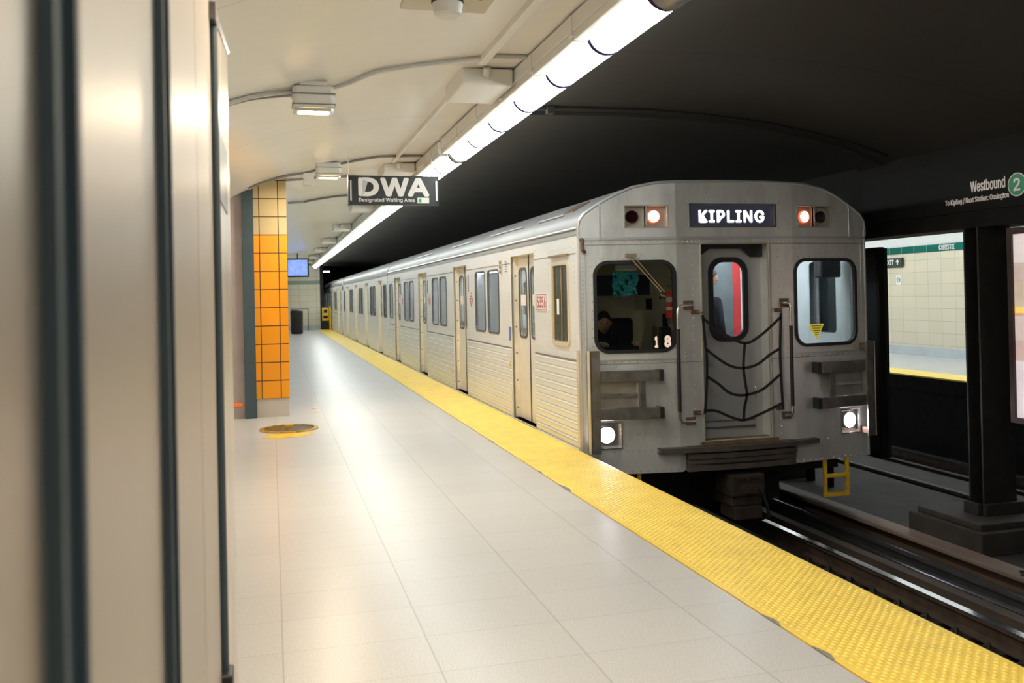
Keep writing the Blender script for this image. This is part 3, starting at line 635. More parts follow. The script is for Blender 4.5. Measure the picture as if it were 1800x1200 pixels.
for sx in (-1, 1):
    q = MB().tube([(5.155 + sx * 0.20, 2.95, -1.17), (5.155 + sx * 0.15, 3.0, -1.12), (5.155 + sx * 0.09, 3.05, -1.16), (5.155 + sx * 0.17, 3.06, -1.17)], 0.013, 6)
    q.cyl((5.155 + sx * 0.18, 3.0, -1.18), (5.155 + sx * 0.18, 3.0, -1.13), 0.022, 6); q.build('clip', M_DARK, cl, smooth=True)
i = 0
y = 2.95
while y < 8.2:
    c = cl if i == 0 else copy_tree(cl); c.location = (5.03, y, -1.24)
    c['label'] = 'small dark clip fastener at the foot of the near shiny rail'; c['group'] = 'rail fasteners under the near shiny rail'
    y += 0.33; i += 1
for k in range(9):
    c = copy_tree(cl); c.location = (7.925, 9.2 + 0.62 * k, -1.24); c['label'] = 'dark clip fastener at the foot of the far track rail'; c['group'] = 'rail fasteners on the far track'
# third rail with cover board
tr = empty('third_rail', (5.85, 0, -1.24), 'brown third rail with wide cover board beside the walkway', 'third rail')
MB().sweep([(5.70, -0.985), (5.76, -0.985), (5.76, -1.03), (5.735, -1.04), (5.735, -1.10), (5.775, -1.12), (5.685, -1.12), (5.725, -1.10), (5.725, -1.04), (5.70, -1.03)], YN, 68, True).build('contact_rail', mat('third rail steel', (0.30, 0.31, 0.33), 0.28, 0.9, var=0.1), tr)
MB().box(5.83, 6.05, YN, 68, -0.93, -0.89).box(6.03, 6.07, YN, 68, -1.28, -0.93).build('cover_board', mat('brown cover board', (0.20, 0.15, 0.12), 0.7, var=0.25, vscale=2, stretch=(1, .2, 1), dirt=(0.07, 0.05, 0.04), damt=0.6), tr, bevel=0.01)
MB().sweep([(5.46, -1.08), (5.58, -1.08), (5.58, -1.24), (5.46, -1.24)], YN, 68, True).build('guard_timber', mat('dark timber', (0.07, 0.052, 0.042), 0.8, var=0.3, stretch=(1, .2, 1)), tr)
for y in (4.2, 6.35, 8.5, 10.6): MB().lathe((5.73, y, -1.26), (0, 0, 1), [(0, .09), (.03, .09), (.05, .06), (.08, .075), (.11, .05), (.14, .05)], 14).build('insulator', M_RUST, tr, smooth=True)
bt = MB()
for y0 in (4.4, 5.1, 5.5, 6.2):
    for a in (0, .07): bt.lathe((5.9 + a * .8, y0 + a, -0.89), (0, 0, 1), [(0, .02), (.012, .018)], 8)
bt.build('bolt', M_DARK, tr)
tag(MB().tube([(6.14, 5.0, -0.9), (6.2, 5.5, -0.91), (6.35, 5.9, -0.91), (6.8, 6.0, -0.91), (7.3, 6.1, -0.91)], 0.02, 6).build('cable', M_BLACK, smooth=True), 'black cable looping over the walkway before the plinth', 'cable')
tag(MB().box(6.15, 6.6, 10.4, 12.5, -0.93, -0.78).build('cable_trough', M_WALK, bevel=0.01), 'long grey concrete trough on the walkway behind the yellow ladder', 'trough')

# ================================================================== SUBWAY CAR
XL, XR, YC, SL, KN = 2.836, 5.976, 8.26, 0.155, 0.945
XM = (XL + XR) / 2; YK = YC - SL * KN; YE = 22.98
fL = lambda u, z, d: (XL + u, YC - SL * u - d, z)
fR = lambda u, z, d: (XR - u, YC - SL * u - d, z)
fC = lambda u, z, d: (XM + u, YK - d, z)
fSL = lambda y, z, d: (XL - d, y, z)
fSR = lambda y, z, d: (XR + d, y, z)
car = empty('subway_car', (XM, YC, 0), 'leading silver subway car with lit front, number 18 in windscreen', 'subway car', 'silver subway cars of the arriving train')
RP = [(0, 2.04), (0, 2.12), (0.012, 2.19), (0.06, 2.255), (0.13, 2.305), (0.23, 2.365), (0.36, 2.435), (0.53, 2.505), (0.75, 2.545), (0.945, 2.555), (1.25, 2.562), (1.57, 2.565)]
RPF = [(XL + a, z) for a, z in RP] + [(XR - a, z) for a, z in reversed(RP[:-1])]
yf = lambda x: YC - SL * min(KN, x - XL, XR - x)
n = len(RPF); rv = [(x, yf(x) + 0.015, z) for x, z in RPF] + [(x, YE, z) for x, z in RPF]
MB().add(rv, [(i, i + 1, n + i + 1, n + i) for i in range(n - 1)] + [tuple(range(n, 2 * n))]).build('roof', M_ROOF, car, smooth=True)
MB().tube([(x, yf(x) + 0.012, z - 0.01) for x, z in RPF], 0.018, 8).build('front_edge_bead', M_ALU, car, smooth=True)
ra = MB()
for y0, y1, dx in ((9.0, 9.9, .10), (10.6, 12.2, .10), (13.4, 15.0, .10), (17, 19, .10)):
    ra.tube([(XL + dx, y0, 2.30), (XL + dx, y1, 2.30)], 0.010, 6)
ra.tube([(XL - .004, YC, 2.115), (XL - .004, YE, 2.115)], 0.012, 6)
ra.build('gutter', M_TRIM, car, smooth=True)
MB().box(XL + 0.16, XL + .34, 8.85, 9.2, 2.37, 2.385, lambda x, y, z: (x, y, z + (x - XL - .25) * 0.52)).build('roof_vent', M_RUST, car)
# front sheets
holesL = [rrect(.15, .912, .93, 1.777, .125), rect(.137, .370, .008, .242), rect(.448, .648, 2.112, 2.318), rect(.662, .862, 2.112, 2.318)]
outL = [(0.0, -0.245), (KN, -0.245)] + [(KN, 2.555)] + [(a, z) for a, z in reversed(RP[:9]) if a < KN]
for f_, nm_ in ((fL, 'front_sheet'), (fR, 'front_sheet')):
    MB().plate(outL, holesL, f_, 0.0, -0.03).build(nm_, M_ALUF, car)
MB().plate([(-.63, -0.03), (-.37, -.03), (-.37, .03), (.37, .03), (.37, -.03), (.63, -.03), (.63, 2.556), (.1, 2.563), (-.1, 2.563), (-.63, 2.556)], [rect(-.37, .365, .035, 1.945), rect(-.485, .45, 2.11, 2.335)], fC, 0.0, -0.03).build('front_sheet', M_ALUF, car)
for sg in (-1, 1):
    P = [(sg * .63, -.245), (sg * .63, -.03), (sg * .57, -.03), (sg * .57, -.215), (sg * .60, -.245)]
    MB().plate(P, [], fC, 0.0, -0.03).build('skirt_corner', M_ALUF, car)
# corner posts to the sides
for f_ in (fL, fR):
    MB().plate(rect(0, .016, -.245, 2.10), [], f_, 0.006, 0).plate(rect(.052, .066, 0.95, 1.96), [], f_, 0.004, 0).build('corner_seam', M_TRIM, car)
    for q_, d_ in ((rect(.02, KN, 1.992, 2.018), .014), (rect(.196, .212, 2.018, 2.345), .006), (rect(.14, KN, .838, .852), .008)): MB().plate(q_, [], f_, d_, 0).build('trim_strip', M_TRIM, car)
    for q_ in (rect(.02, KN, 1.944, 1.950), rect(.14, KN, .806, .811)): MB().plate(q_, [], f_, 0.003, 0).build('seam', M_SEAM, car)
MB().plate(rect(-.63, .63, 1.992, 2.018), [], fC, 0.014, 0).build('trim_strip', M_TRIM, car)
for q_ in (rect(-.63, -.385, .806, .811), rect(.385, .63, .806, .811), rect(-.63, -.37, 1.944, 1.95), rect(.37, .63, 1.944, 1.95)): MB().plate(q_, [], fC, .003, 0).build('seam', M_SEAM, car)
# rivets
rv = MB()
def rivet(f_, u, z, r=0.0085, d=0.007):
    c = [f_(u + r * math.cos(2 * PI * k / 6), z + r * math.sin(2 * PI * k / 6), 0.0) for k in range(6)] + [f_(u, z, d)]
    rv.add(c, [(k, (k + 1) % 6, 6) for k in range(6)])
for f_ in (fL, fR):
    for k in range(12): rivet(f_, .05 + k * .078, 1.972)
    for k in range(24): rivet(f_, .035, .98 + k * .042)
    for k in range(11): rivet(f_, .17 + k * .075, .825)
    for k in range(10): rivet(f_, .30 + k * .06, -.03)
    for k in range(12): rivet(f_, .1 + k * .075, -.225)
    for u, z in ((.53, .13), (.60, .13), (.47, 1.85), (.60, 1.85)): rivet(f_, u, z)
    for k in range(10):
        rivet(f_, .12, .98 + k * .085); rivet(f_, .20 + k * .075, 1.815)
for sg in (-1, 1):
    for k in range(26): rivet(fC, sg * .465, .06 + k * .073)
    for k in range(6): rivet(fC, sg * (.60 - k * .045), 1.972)
    for z in (.86, .90): rivet(fC, sg * .55, z)
    for z in (2.47, 2.44): rivet(fC, sg * .30, z, .009)
for k in range(9): rivet(fC, -.5 + k * .124, 2.36)
for k in range(5): rivet(fC, -.42 + k * .21, 2.085)
for z in (2.33, 2.22, 2.1): rivet(fC, -.505, z); rivet(fC, .475, z)
# side rivets
for y in [YC + .05 + k * .05 for k in range(24)]: rivet(fSL, y, 2.03, .005, .004); rivet(fSL, y, .86, .005, .004)
for k in range(70): rivet(fSL, 9.9 + k * .18, 2.03, .005, .004)
for a, b in [(XLc + 0.52, XLc + 3.14) for XLc in (10.31, 13.965, 17.62)]:
    for y in (a + .06, a + .12, b - .12, b - .05, (a + b) / 2 + .01):
        for k in range(22): rivet(fSL, y, .90 + k * .052, .006, .005)
    for k in range(40): rivet(fSL, a + .05 + k * .065, .93, .005, .004)
    for k in range(11):
        for y in (a + .25, a + .9, a + 1.6, a + 2.3):
            if k < 9: rivet(fSL, y, .775 - k * .083, .007, .021)
for y in (8.40, 9.25, 9.74):
    for k in range(20): rivet(fSL, y, .93 + k * .055, .006, .005)
for k in range(14):
    for z in (.88, .92, 1.90, 1.94): rivet(fSL, 8.5 + k * .05, z, .005, .004)
rv.build('rivets', mat('rivet heads', (0.5, 0.49, 0.47), 0.35, 0.5), car, smooth=True)['kind'] = 'stuff'
# windscreens
def ring(f_, u0, u1, z0, z1, r, w, d0, d1, m, name='gasket'):
    return MB().plate(rrect(u0, u1, z0, z1, r, 8), [rrect(u0 + w, u1 - w, z0 + w, z1 - w, max(.01, r - w), 8)], f_, d0, d1).build(name, m, car)
def pane(f_, u0, u1, z0, z1, r, d, m, par, name='pane'):
    return MB().plate(rrect(u0, u1, z0, z1, r, 8), [], f_, d, d - .004).build(name, m, par)
gk = []
for f_, nm_ in ((fL, 'windscreen'), (fR, 'windscreen')):
    g_ = ring(f_, .130, .932, .908, 1.797, .145, .032, .014, -.02, M_BLACK, nm_); gk.append(g_)
    pane(f_, .15, .912, .93, 1.777, .12, -.004, M_GLASSF, g_)
text('1', 'number', mat('pale pink digits', (0.75, 0.60, 0.50), 0.5, emit=0.35, ecol=(1, .8, .68)), gk[0], fL(.728, 1.01, .004), (1, -SL, 0), .026, .10, bold=0.06)
text('8', 'number', MC['pale pink digits'], gk[0], fL(.838, 1.012, .004), (1, -SL, 0), .050, .10, bold=0.06)
tri = [(.76, 1.132), (.565, 1.132), (.66, .978)]
MB().plate(tri, [], fR, .004, .001).build('warning_sticker', mat('sticker yellow', (0.75, 0.60, 0.02), 0.5, emit=.25, ecol=(1, .8, .05), var=.05), gk[1])
st = MB()
for k in range(5): st.plate(rect(.60 + k * .01, .725 - k * .01, 1.108 - k * .022, 1.116 - k * .022), [], fR, .006, .004)
st.build('sticker_print', M_SEAM, gk[1])
# wiper
wp = MB().tube([fL(.47, 1.835, .03), fL(.775, 1.49, .035)], .006, 6).tube([fL(.50, 1.845, .045), fL(.80, 1.49, .045)], .005, 6).tube([fL(.765, 1.46, .03), fL(.815, 1.44, .03)], .008, 6)
wp.box(-.04, .06, -.012, .02, 0, .04, lambda a, b, c: fL(.48 + a, 1.84 + b, c)).build('wiper', mat('wiper arm tan metal', (0.36, 0.29, 0.22), 0.4, .6), car)
# destination sign
ds = MB().plate(rect(-.485, .45, 2.11, 2.335), [], fC, -.05, -.055).build('destination_sign', mat('sign glass dark', (0.02, 0.02, 0.028), 0.25, emit=.035, ecol=(.5, .52, .8), var=.2), car)
MB().plate(rect(-.487, .455, 2.105, 2.338), [rect(-.475, .44, 2.118, 2.325)], fC, .004, -.052).build('sign_frame', M_STEEL, ds)
text('KIPLING', 'lettering', M_LIT, ds, fC(-.005, 2.218, -.046), (1, 0, 0), .70, .112, bold=.028, space=1.16)
MB().box(.442, .452, 2.115, 2.33, -.04, .002, lambda a, b, c: fC(a, b, c)).build('bright_edge', M_CHROME, ds)
# lamps
for f_ in (fL, fR):
    hb = MB().plate(rect(.128, .380, -.002, .252), [rect(.140, .368, .010, .240)], f_, .012, -.05).plate(rect(.137, .370, .008, .242), [], f_, -.05, -.055).build('headlamp', M_CHROME, car)
    MB().plate(circ(.24, .130, .088, 28), [circ(.24, .130, .076, 28)], f_, -.02, -.05).build('lamp_rim', M_STEEL, hb)
    MB().plate(circ(.24, .130, .077, 28), [], f_, -.022, -.05).build('lit_lens', M_HEAD, hb)
    mk = MB().plate(rect(.440, .870, 2.104, 2.326), [rect(.450, .648, 2.114, 2.316), rect(.662, .860, 2.114, 2.316)], f_, .006, -.07).plate(rect(.448, .862, 2.112, 2.318), [], f_, -.07, -.075).build('marker_lamps', mat('lamp box cream metal', (0.44, 0.40, 0.34), .45, .3, var=.1), car)
    MB().plate(circ(.537, 2.218, .060, 24), [], f_, -.045, -.07).build('dark_red_lens', M_MOFF, mk)
    MB().plate(circ(.748, 2.218, .062, 24), [circ(.748, 2.218, .054, 24)], f_, -.04, -.07).build('lens_rim', M_MRIM, mk)
    MB().plate(circ(.748, 2.218, .054, 24), [], f_, -.045, -.07).build('lit_lens', M_MARK, mk)
# end door, recessed
fD = lambda u, z, d: (XM + u, YK + .17 - d, z)
dr = MB().plate(rect(-.40, .40, .0, 1.96), [rrect(-.175, .175, 1.02, 1.78, .12, 8)], fD, 0, -.035).build('end_door', mat('end door grey', (0.40, 0.405, 0.41), .4, .3, var=.08, vscale=3, dirt=(.15, .12, .10), dscale=3, damt=.4, stretch=(1, 1, .3)), car)
MB().plate(rrect(-.215, .215, .98, 1.82, .15, 8), [rrect(-.165, .165, 1.03, 1.77, .11, 8)], fD, .016, -.01).build('window_gasket', M_BLACK, dr)
pane(fD, -.175, .175, 1.02, 1.78, .12, -.01, M_GLASSF, dr)
MB().plate([(-.37, 1.945), (.365, 1.945), (.365, 1.82), (.24, 1.82), (.14, 1.905), (-.22, 1.905), (-.31, 1.84), (-.37, 1.84)], [], fD, .05, .02).build('door_header', M_BLACK, dr)
MB().tube([fD(.27, .52, .01), fD(.27, .49, .03), fD(.27, .44, .03), fD(.27, .41, .01)], .007, 6).build('handle', M_CHROME, dr)
MB().plate(rect(-.30, .27, .12, .14), [], fD, .012, 0).plate(rect(-.30, .27, .19, .2), [], fD, .008, 0).build('kick_strip', M_STEEL, dr)
dj = MB(); 
for sg in (-1, 1):
    a = -.37 if sg < 0 else .365
    dj.add([fC(a, .035, 0), fC(a, 1.945, 0), fC(a, 1.945, -.2), fC(a, .035, -.2), fC(a + sg * .02, .035, 0), fC(a + sg * .02, 1.945, 0), fC(a + sg * .02, 1.945, -.2), fC(a + sg * .02, .035, -.2)], [(0, 1, 2, 3), (4, 7, 6, 5), (0, 4, 5, 1), (1, 5, 6, 2), (2, 6, 7, 3), (3, 7, 4, 0)])
dj.box(-.37, .365, 1.945, 1.965, -.2, 0, lambda a, b, c: fC(a, b, c))
dj.build('door_jamb', M_ALUF, car)
MB().plate(rect(.352, .366, .035, 1.945), [], fC, .012, 0).plate(rect(-.385, -.37, .035, 1.945), [], fC, .008, 0).build('jamb_strip', mat('jamb strip cream', (.58, .53, .45), .4, .3, var=.1), car)
MB().box(-.42, .42, .0, .03, -.2, .03, lambda a, b, c: fC(a, b, c)).build('threshold', mat('threshold brass brown', (.22, .16, .08), .5, .5, var=.3), car)
# grab rails
for sg in (-1, 1):
    gx = -.665 if sg < 0 else .545; gm = sg * .50; g2 = gx - (gx - gm) * .15
    gr = MB().tube([fC(gm, 1.355, .0), fC(gm, 1.355, .05), fC(g2, 1.352, .075), fC(gx, 1.31, .08), fC(gx, 1.20, .08), fC(gx, .40, .08), fC(gx, .28, .08), fC(g2, .242, .075), fC(gm, .24, .05), fC(gm, .24, 0)], .0145, 10).build('grab_rail', M_CHROME, car, smooth=True)
    MB().tube([fC(gx, 1.13, .08), fC(gx, .34, .08)], .0185, 10).build('rubber_sleeve', M_BLACK, gr, smooth=True)
    MB().box(-.05, .05, -.045, .045, 0, .012, lambda a, b, c: fC(sg * .52 + a, 1.355 + b, c)).box(-.05, .05, -.035, .035, 0, .012, lambda a, b, c: fC(sg * .52 + a, .24 + b, c)).build('mount_plate', M_RUST, gr)
# safety webbing
def strap(pts, w=.018):
    q = []; P = [Vector(p) for p in pts]
    for i in range(len(P) - 1):
        p0 = P[max(0, i - 1)]; p1 = P[i]; p2 = P[i + 1]; p3 = P[min(len(P) - 1, i + 2)]
        for j in range(5):
            t = j / 5; q.append(0.5 * ((2 * p1) + (-p0 + p2) * t + (2 * p0 - 5 * p1 + 4 * p2 - p3) * t * t + (-p0 + 3 * p1 - 3 * p2 + p3) * t ** 3))
    q.append(P[-1]); b = MB()
    for k, a in enumerate(q[:-1]):
        c = q[k + 1]; dr_ = (c - a); nrm = Vector((-dr_.z, 0, dr_.x)).normalized() * w / 2; dd = Vector((0, .003, 0))
        b.add([a + nrm - dd, a - nrm - dd, c - nrm - dd, c + nrm - dd, a + nrm + dd, a - nrm + dd, c - nrm + dd, c + nrm + dd], [(0, 1, 2, 3), (7, 6, 5, 4), (0, 4, 5, 1), (2, 6, 7, 3), (0, 3, 7, 4), (1, 5, 6, 2)])
    return b
F = lambda u, z, d=.11: Vector(fC(u, z, d))
for pts in ([(-.42, 1.26), (-.40, 1.0), (-.385, .8), (-.40, .5), (-.42, .32)], [(.42, 1.26), (.405, 1.0), (.40, .8), (.41, .5), (.42, .32)], [(-.41, 1.22), (-.2, 1.07), (.02, .975), (.2, 1.05), (.42, 1.22)],
            [(-.39, .93), (-.3, .86), (-.15, .765), (.0, .735), (.15, .765), (.30, .86), (.40, .91)], [(-.39, .67), (-.28, .60), (-.15, .50), (.0, .472), (.18, .51), (.32, .60), (.40, .66)],
            [(-.41, .345), (-.3, .335), (-.15, .27), (-.01, .232), (.15, .275), (.3, .33), (.41, .375)], [(.02, .98), (.0, .75), (.015, .6), (.03, .47), (.0, .35), (-.01, .235)]):
    strap([F(u, z) for u, z in pts], .026).build('safety_strap', M_BLACK, car)
for u, z in ((-.45, 1.285), (.45, 1.285), (-.45, .315), (.45, .32)):
    MB().box(-.04, .035, -.02, .02, 0, .02, lambda a, b, c: fC(u + a, z + b, c)).tube([fC(u, z, .0), fC(u + (.03 if u < 0 else -.03), z, .11)], .009, 6).build('strap_bracket', M_RUST, car)
# edge guards with two bars on each corner
for f_, sd_ in ((fL, 1), (fR, -1)):
    B = lambda q, u0, u1, z0, z1, d0, d1: q.box(u0, u1, z0, z1, d0, d1, lambda a, b, c: f_(a, b, c))
    ga = B(MB(), .035, .128, -.02, .945, .13, .15); B(ga, .035, .05, -.02, .945, .06, .15)
    gu = ga.build('corner_guard', M_STEEL, car)
    B(MB(), .026, .035, -.02, .945, .10, .155).build('guard_edge', mat('guard edge cream', (.62, .55, .42), .4, .3, var=.1), gu)
    q = MB()
    for z0, z1 in ((.645, .755), (.29, .40)): B(q, .128, .70, z0, z1, .10, .13)
    B(q, .52, .575, .40, .645, .08, .105); q.build('guard_bar', M_STEEL, gu, bevel=.004)
    q = MB(); B(q, .14, .52, .535, .64, .06, .08); B(q, .14, .52, .405, .508, .06, .08); q.build('guard_panel', mat('guard panel', (.40, .37, .33), .3, .6, var=.15), gu)
    q = MB(); B(q, .505, .52, .405, .64, .06, .105); B(q, .14, .52, .503, .51, .06, .10); q.build('polished_edge', M_CHROME, gu)
    for z in (.70, .345):
        q = B(MB(), .70, .745, z - .055, z + .055, .02, .13); e_ = q.build('rubber_stop', M_BLACK, gu, bevel=.008)
        b_ = MB()
        for a in (-.065, -.105):
            for c in (-.028, .028): b_.lathe(f_(.70 + a + .03, z + c, .13), (0, -1, 0), [(0, .010), (.006, .008)], 6)
        b_.build('bolts', M_RUST, gu)
    q = MB(); B(q, .05, .11, .0, .06, 0, .14); B(q, .05, .11, .86, .92, 0, .14); q.build('guard_mount', M_RUST, gu)
MB().plate(rect(8.275, 8.335, -.04, .945), [], fSL, .018, 0).build('side_guard_strip', MC['guard edge cream'], car)
MB().tube([fL(.02, 2.0, .01), fL(.02, 2.0, .05), fL(.02, 1.90, .05), fL(.05, 1.88, .03)], .017, 8).build('corner_hook', M_RUST, car)
# anticlimber
ac = MB(); seg = 12
for (z0, z1, dd, hw) in ((-.05, -.005, .15, .86), (-.115, -.07, .13, .585), (-.165, -.125, .115, .58), (-.235, -.185, .11, .575)):
    for k in range(seg):
        u0 = -hw + 2 * hw * k / seg; u1 = -hw + 2 * hw * (k + 1) / seg
        e = lambda u: dd - .10 * (u / .86) ** 2
        ac.add([fC(u0, z0, e(u0)), fC(u1, z0, e(u1)), fC(u1, z1, e(u1)), fC(u0, z1, e(u0)), fC(u0, z0, -.12), fC(u1, z0, -.12), fC(u1, z1, -.12), fC(u0, z1, -.12)], [(0, 1, 2, 3), (7, 6, 5, 4), (3, 2, 6, 7), (0, 4, 5, 1)])
ac.box(-.575, .575, -.24, .0, -.12, .07, lambda a, b, c: fC(a, b, c)).build('anticlimber', mat('anticlimber grime', (.085, .07, .06), .6, .3, var=.25, vscale=6), car)
# coupler
cp = MB().box(XM - .17, XM + .19, 7.98, 8.3, -.50, -.29).box(XM - .15, XM + .18, 8.02, 8.4, -.60, -.50).box(XM - .13, XM + .17, 8.0, 8.3, -.73, -.60).build('coupler', mat('coupler iron', (.035, .025, .02), .7, .3, var=.4, vscale=12), car, bevel=.012)
q = MB().box(XM - .08, XM + .10, 7.955, 7.985, -.47, -.39).box(XM - .15, XM + .16, 7.96, 7.985, -.325, -.30)
for u, z in ((-.13, -.33), (.14, -.33), (.0, -.33), (.15, -.46), (-.13, -.47)): q.lathe((XM + u, 7.985, z), (0, -1, 0), [(0, .022), (.02, .018)], 10)
q.build('coupler_face', mat('coupler face', (.05, .036, .028), .6, .4, var=.3, vscale=10), cp)
MB().tube([(XM + .16, 8.0, -.45), (XM + .2, 7.97, -.6), (XM + .24, 8.0, -.72), (XM + .2, 8.2, -.8)], .015, 6).build('hose', M_BLACK, cp, smooth=True)
# ladders below the skirt
for u0 in (5.41, 3.12):
    MB().box(u0, u0 + .035, 8.22, 8.25, -.60, -.22).box(u0 + .255, u0 + .29, 8.22, 8.25, -.60, -.22).box(u0, u0 + .29, 8.215, 8.25, -.635, -.595).box(u0, u0 + .29, 8.215, 8.25, -.44, -.405).build('step_ladder', M_YEL, car, bevel=.004)
# undergear
ug = MB().box(XL + .15, XR - .15, 8.6, 22.8, -.42, -.02).box(XL + .5, XR - .5, 9.2, 11.6, -.85, -.42).box(XL + .3, XR - .3, 12.6, 18.5, -.85, -.42).box(XL + .5, XR - .5, 19.5, 22, -.85, -.42)
ug.build('undergear', M_DARK, car)
for y in (9.6, 11.4, 19.8, 21.6):
    w_ = MB()
    for x in (3.66, 5.155): w_.lathe((x - .06, y, ZR + .385), (1, 0, 0), [(0, .37), (.03, .385), (.04, .36), (.13, .35)], 20)
    w_.cyl((3.6, y, ZR + .385), (5.2, y, ZR + .385), .06, 8).build('wheelset', M_DARK, car, smooth=True)
# sides
DC = [10.31 + 3.655 * k for k in range(4)]
WN = [(DC[0] + 1.12 + 3.655 * k, DC[0] + 1.765 + 3.655 * k) for k in range(3)] + [(DC[0] + 1.90 + 3.655 * k, DC[0] + 2.54 + 3.655 * k) for k in range(3)] + [(22.08, 22.72)]
DH = [rect(c - .50, c + .50, 0.0, 1.955) for c in DC]
WH = [rrect(a + .02, b - .02, 1.005, 1.81, .07) for a, b in WN] + [rrect(8.59, 9.09, 1.0, 1.785, .06)]
WH2 = [[p for p in h] for h in WH]
for f_ in (fSL, fSR):
    MB().plate(rect(YC + .005, YE, -.22, 2.05), DH + WH2, f_, 0, -.02).build('side_sheet', M_SIDE, car)
    for c in DC: MB().plate(rect(c - .54, c + .54, -.02, 1.99), [rect(c - .50, c + .50, .0, 1.955)], f_, -.021, -.115).build('door_pocket', mat('door jamb cream', (.84, .77, .63), .4, .25, var=.08), car)
    MB().plate(rect(YC + .05, YE - .02, .60, .96), [], f_, -.06, -.07).plate(rect(YC + .05, YE - .02, 1.86, 2.05), [], f_, -.06, -.07).build('x', M_INT, car) if False else None
LH = WH2[:-1] + [rrect(8.59, 9.09, 1.0, 1.785, .06)]
MB().plate(rect(YC + .08, YE - .03, .0, 2.07), LH + [rrect(c + a, c + a + .34, 1.0, 1.79, .07) for c in DC for a in (-.41, .08)], fSR, -.125, -.135).build('inner_lining', M_INT, car)
# corrugation per bay (platform side)
bays = [(YC + .09, DC[0] - .52)] + [(DC[k] + .52, DC[k + 1] - .52) for k in range(3)] + [(DC[3] + .52, YE - .03)]
for a, b in bays:
    q = MB(); pz = .083; n_ = 12; prof = []
    z = .83
    for k in range(n_):
        zt = z - k * pz
        prof += [(XL - .001, zt), (XL - .014, zt - .004), (XL - .018, zt - .014), (XL - .0125, zt - .028), (XL - .012, zt - .072), (XL - .003, zt - .077)]
    prof += [(XL - .001, z - n_ * pz), (XL - .001, z)]
    q.sweep(prof, a, b, True).build('corrugated_panel', M_SIDE, car)
    q = MB(); q.sweep([(XL - .003, .835), (XL - .010, .835), (XL - .010, .85), (XL - .003, .85)], a, b, True).sweep([(XL - .003, 1.875), (XL - .006, 1.875), (XL - .006, 1.88), (XL - .003, 1.88)], a, b, True).build('panel_seam', M_SEAM, car)
def side_ring(f_, a, b, z0, z1, r, w, m, nm_, d0=.008, d1=-.012):
    return MB().plate(rrect(a, b, z0, z1, r, 6), [rrect(a + w, b - w, z0 + w, z1 - w, max(.01, r - w), 6)], f_, d0, d1).build(nm_, m, car)
M_GK = mat('grey window gasket', (.07, .075, .075), .5, var=.1)
for f_ in (fSL, fSR):
    for a, b in WN:
        g_ = side_ring(f_, a, b, .985, 1.83, .085, .026, M_GK, 'side_window')
        pane(f_, a + .02, b - .02, 1.005, 1.81, .07, -.008, M_GLASS, g_)
cw = side_ring(fSL, 8.555, 9.125, .965, 1.82, .07, .04, mat('cream window surround', (.66, .57, .42), .4, .25), 'cab_side_window', .016)
MB().plate(rect(8.60, 9.08, .99, 1.80), [rect(8.615, 8.815, 1.015, 1.775), rect(8.835, 9.065, 1.015, 1.775)], fSL, .002, -.015).build('sash', mat('brass sash', (.34, .25, .13), .4, .5, var=.1), cw)
pane(fSL, 8.60, 9.08, .99, 1.80, .02, -.006, M_GLASS, cw)
MB().plate(rect(8.90, 8.97, 1.28, 1.44), [], fSL, .004, 0).build('window_tag', M_WHITE, cw)
g_ = side_ring(fSR, 8.57, 9.11, .98, 1.805, .07, .03, M_GK, 'side_window'); pane(fSR, 8.59, 9.09, 1.0, 1.785, .06, -.008, M_GLASS, g_)
MB().box(XL - .03, XL, 8.56, 9.16, 1.868, 1.885).build('rain_strip', MC['brass sash'], car)
# doors
def leaf(f_, c0, c1, lid):
    dl = MB().plate(rect(c0, c1, .0, 1.955), [rrect(c0 + .09, c1 - .07, .985, 1.80, .075)], f_, -.085, -.11).build('door_leaf', M_LEAF, car)
    MB().plate(rrect(c0 + .075, c1 - .055, .97, 1.815, .09), [rrect(c0 + .10, c1 - .08, .995, 1.79, .065)], f_, -.077, -.088).build('window_gasket', M_GK, dl)
    MB().plate(rrect(c0 + .09, c1 - .07, .985, 1.80, .075), [], f_, -.094, -.098).build('pane', M_GLASS, dl)
    MB().plate(rect(c0 + .14, c1 - .12, 1.36, 1.49), [], f_, -.086, -.092).build('door_notice', mat('notice paper', (.72, .66, .58), .6, var=.05), dl)
    MB().plate(rect(c0 + .12, c1 - .11, 1.02, 1.09), [], f_, -.086, -.092).build('lower_notice', M_SEAM, dl)
    return dl
for f_ in (fSL, fSR):
    for c in DC:
        leaf(f_, c - .50, c - .015, 0); leaf(f_, c + .015, c + .50, 0)
        MB().plate(rect(c - .016, c + .016, 0, 1.955), [], f_, -.08, -.112).build('door_seal', M_BLACK, car)
        MB().box(c - .5, c + .5, -.03, .0, -.11, .02, lambda a, b, d: f_(a, b, d)).build('door_sill', mat('sill metal', (.60, .54, .44), .5, .1, var=.15), car)
for c in DC:
    for z in (.12, .45, .78, 1.1, 1.42, 1.72): MB().lathe((XL + .055, c + .4995, z), (0, -1, 0), [(0, .012), (.006, .009)], 6).build('jamb_bolt', M_STEEL, car)
    MB().box(XL - .004, XL + .03, c + .500, c + .528, 0, 1.98).build('jamb_edge', MC['door jamb cream'], car)
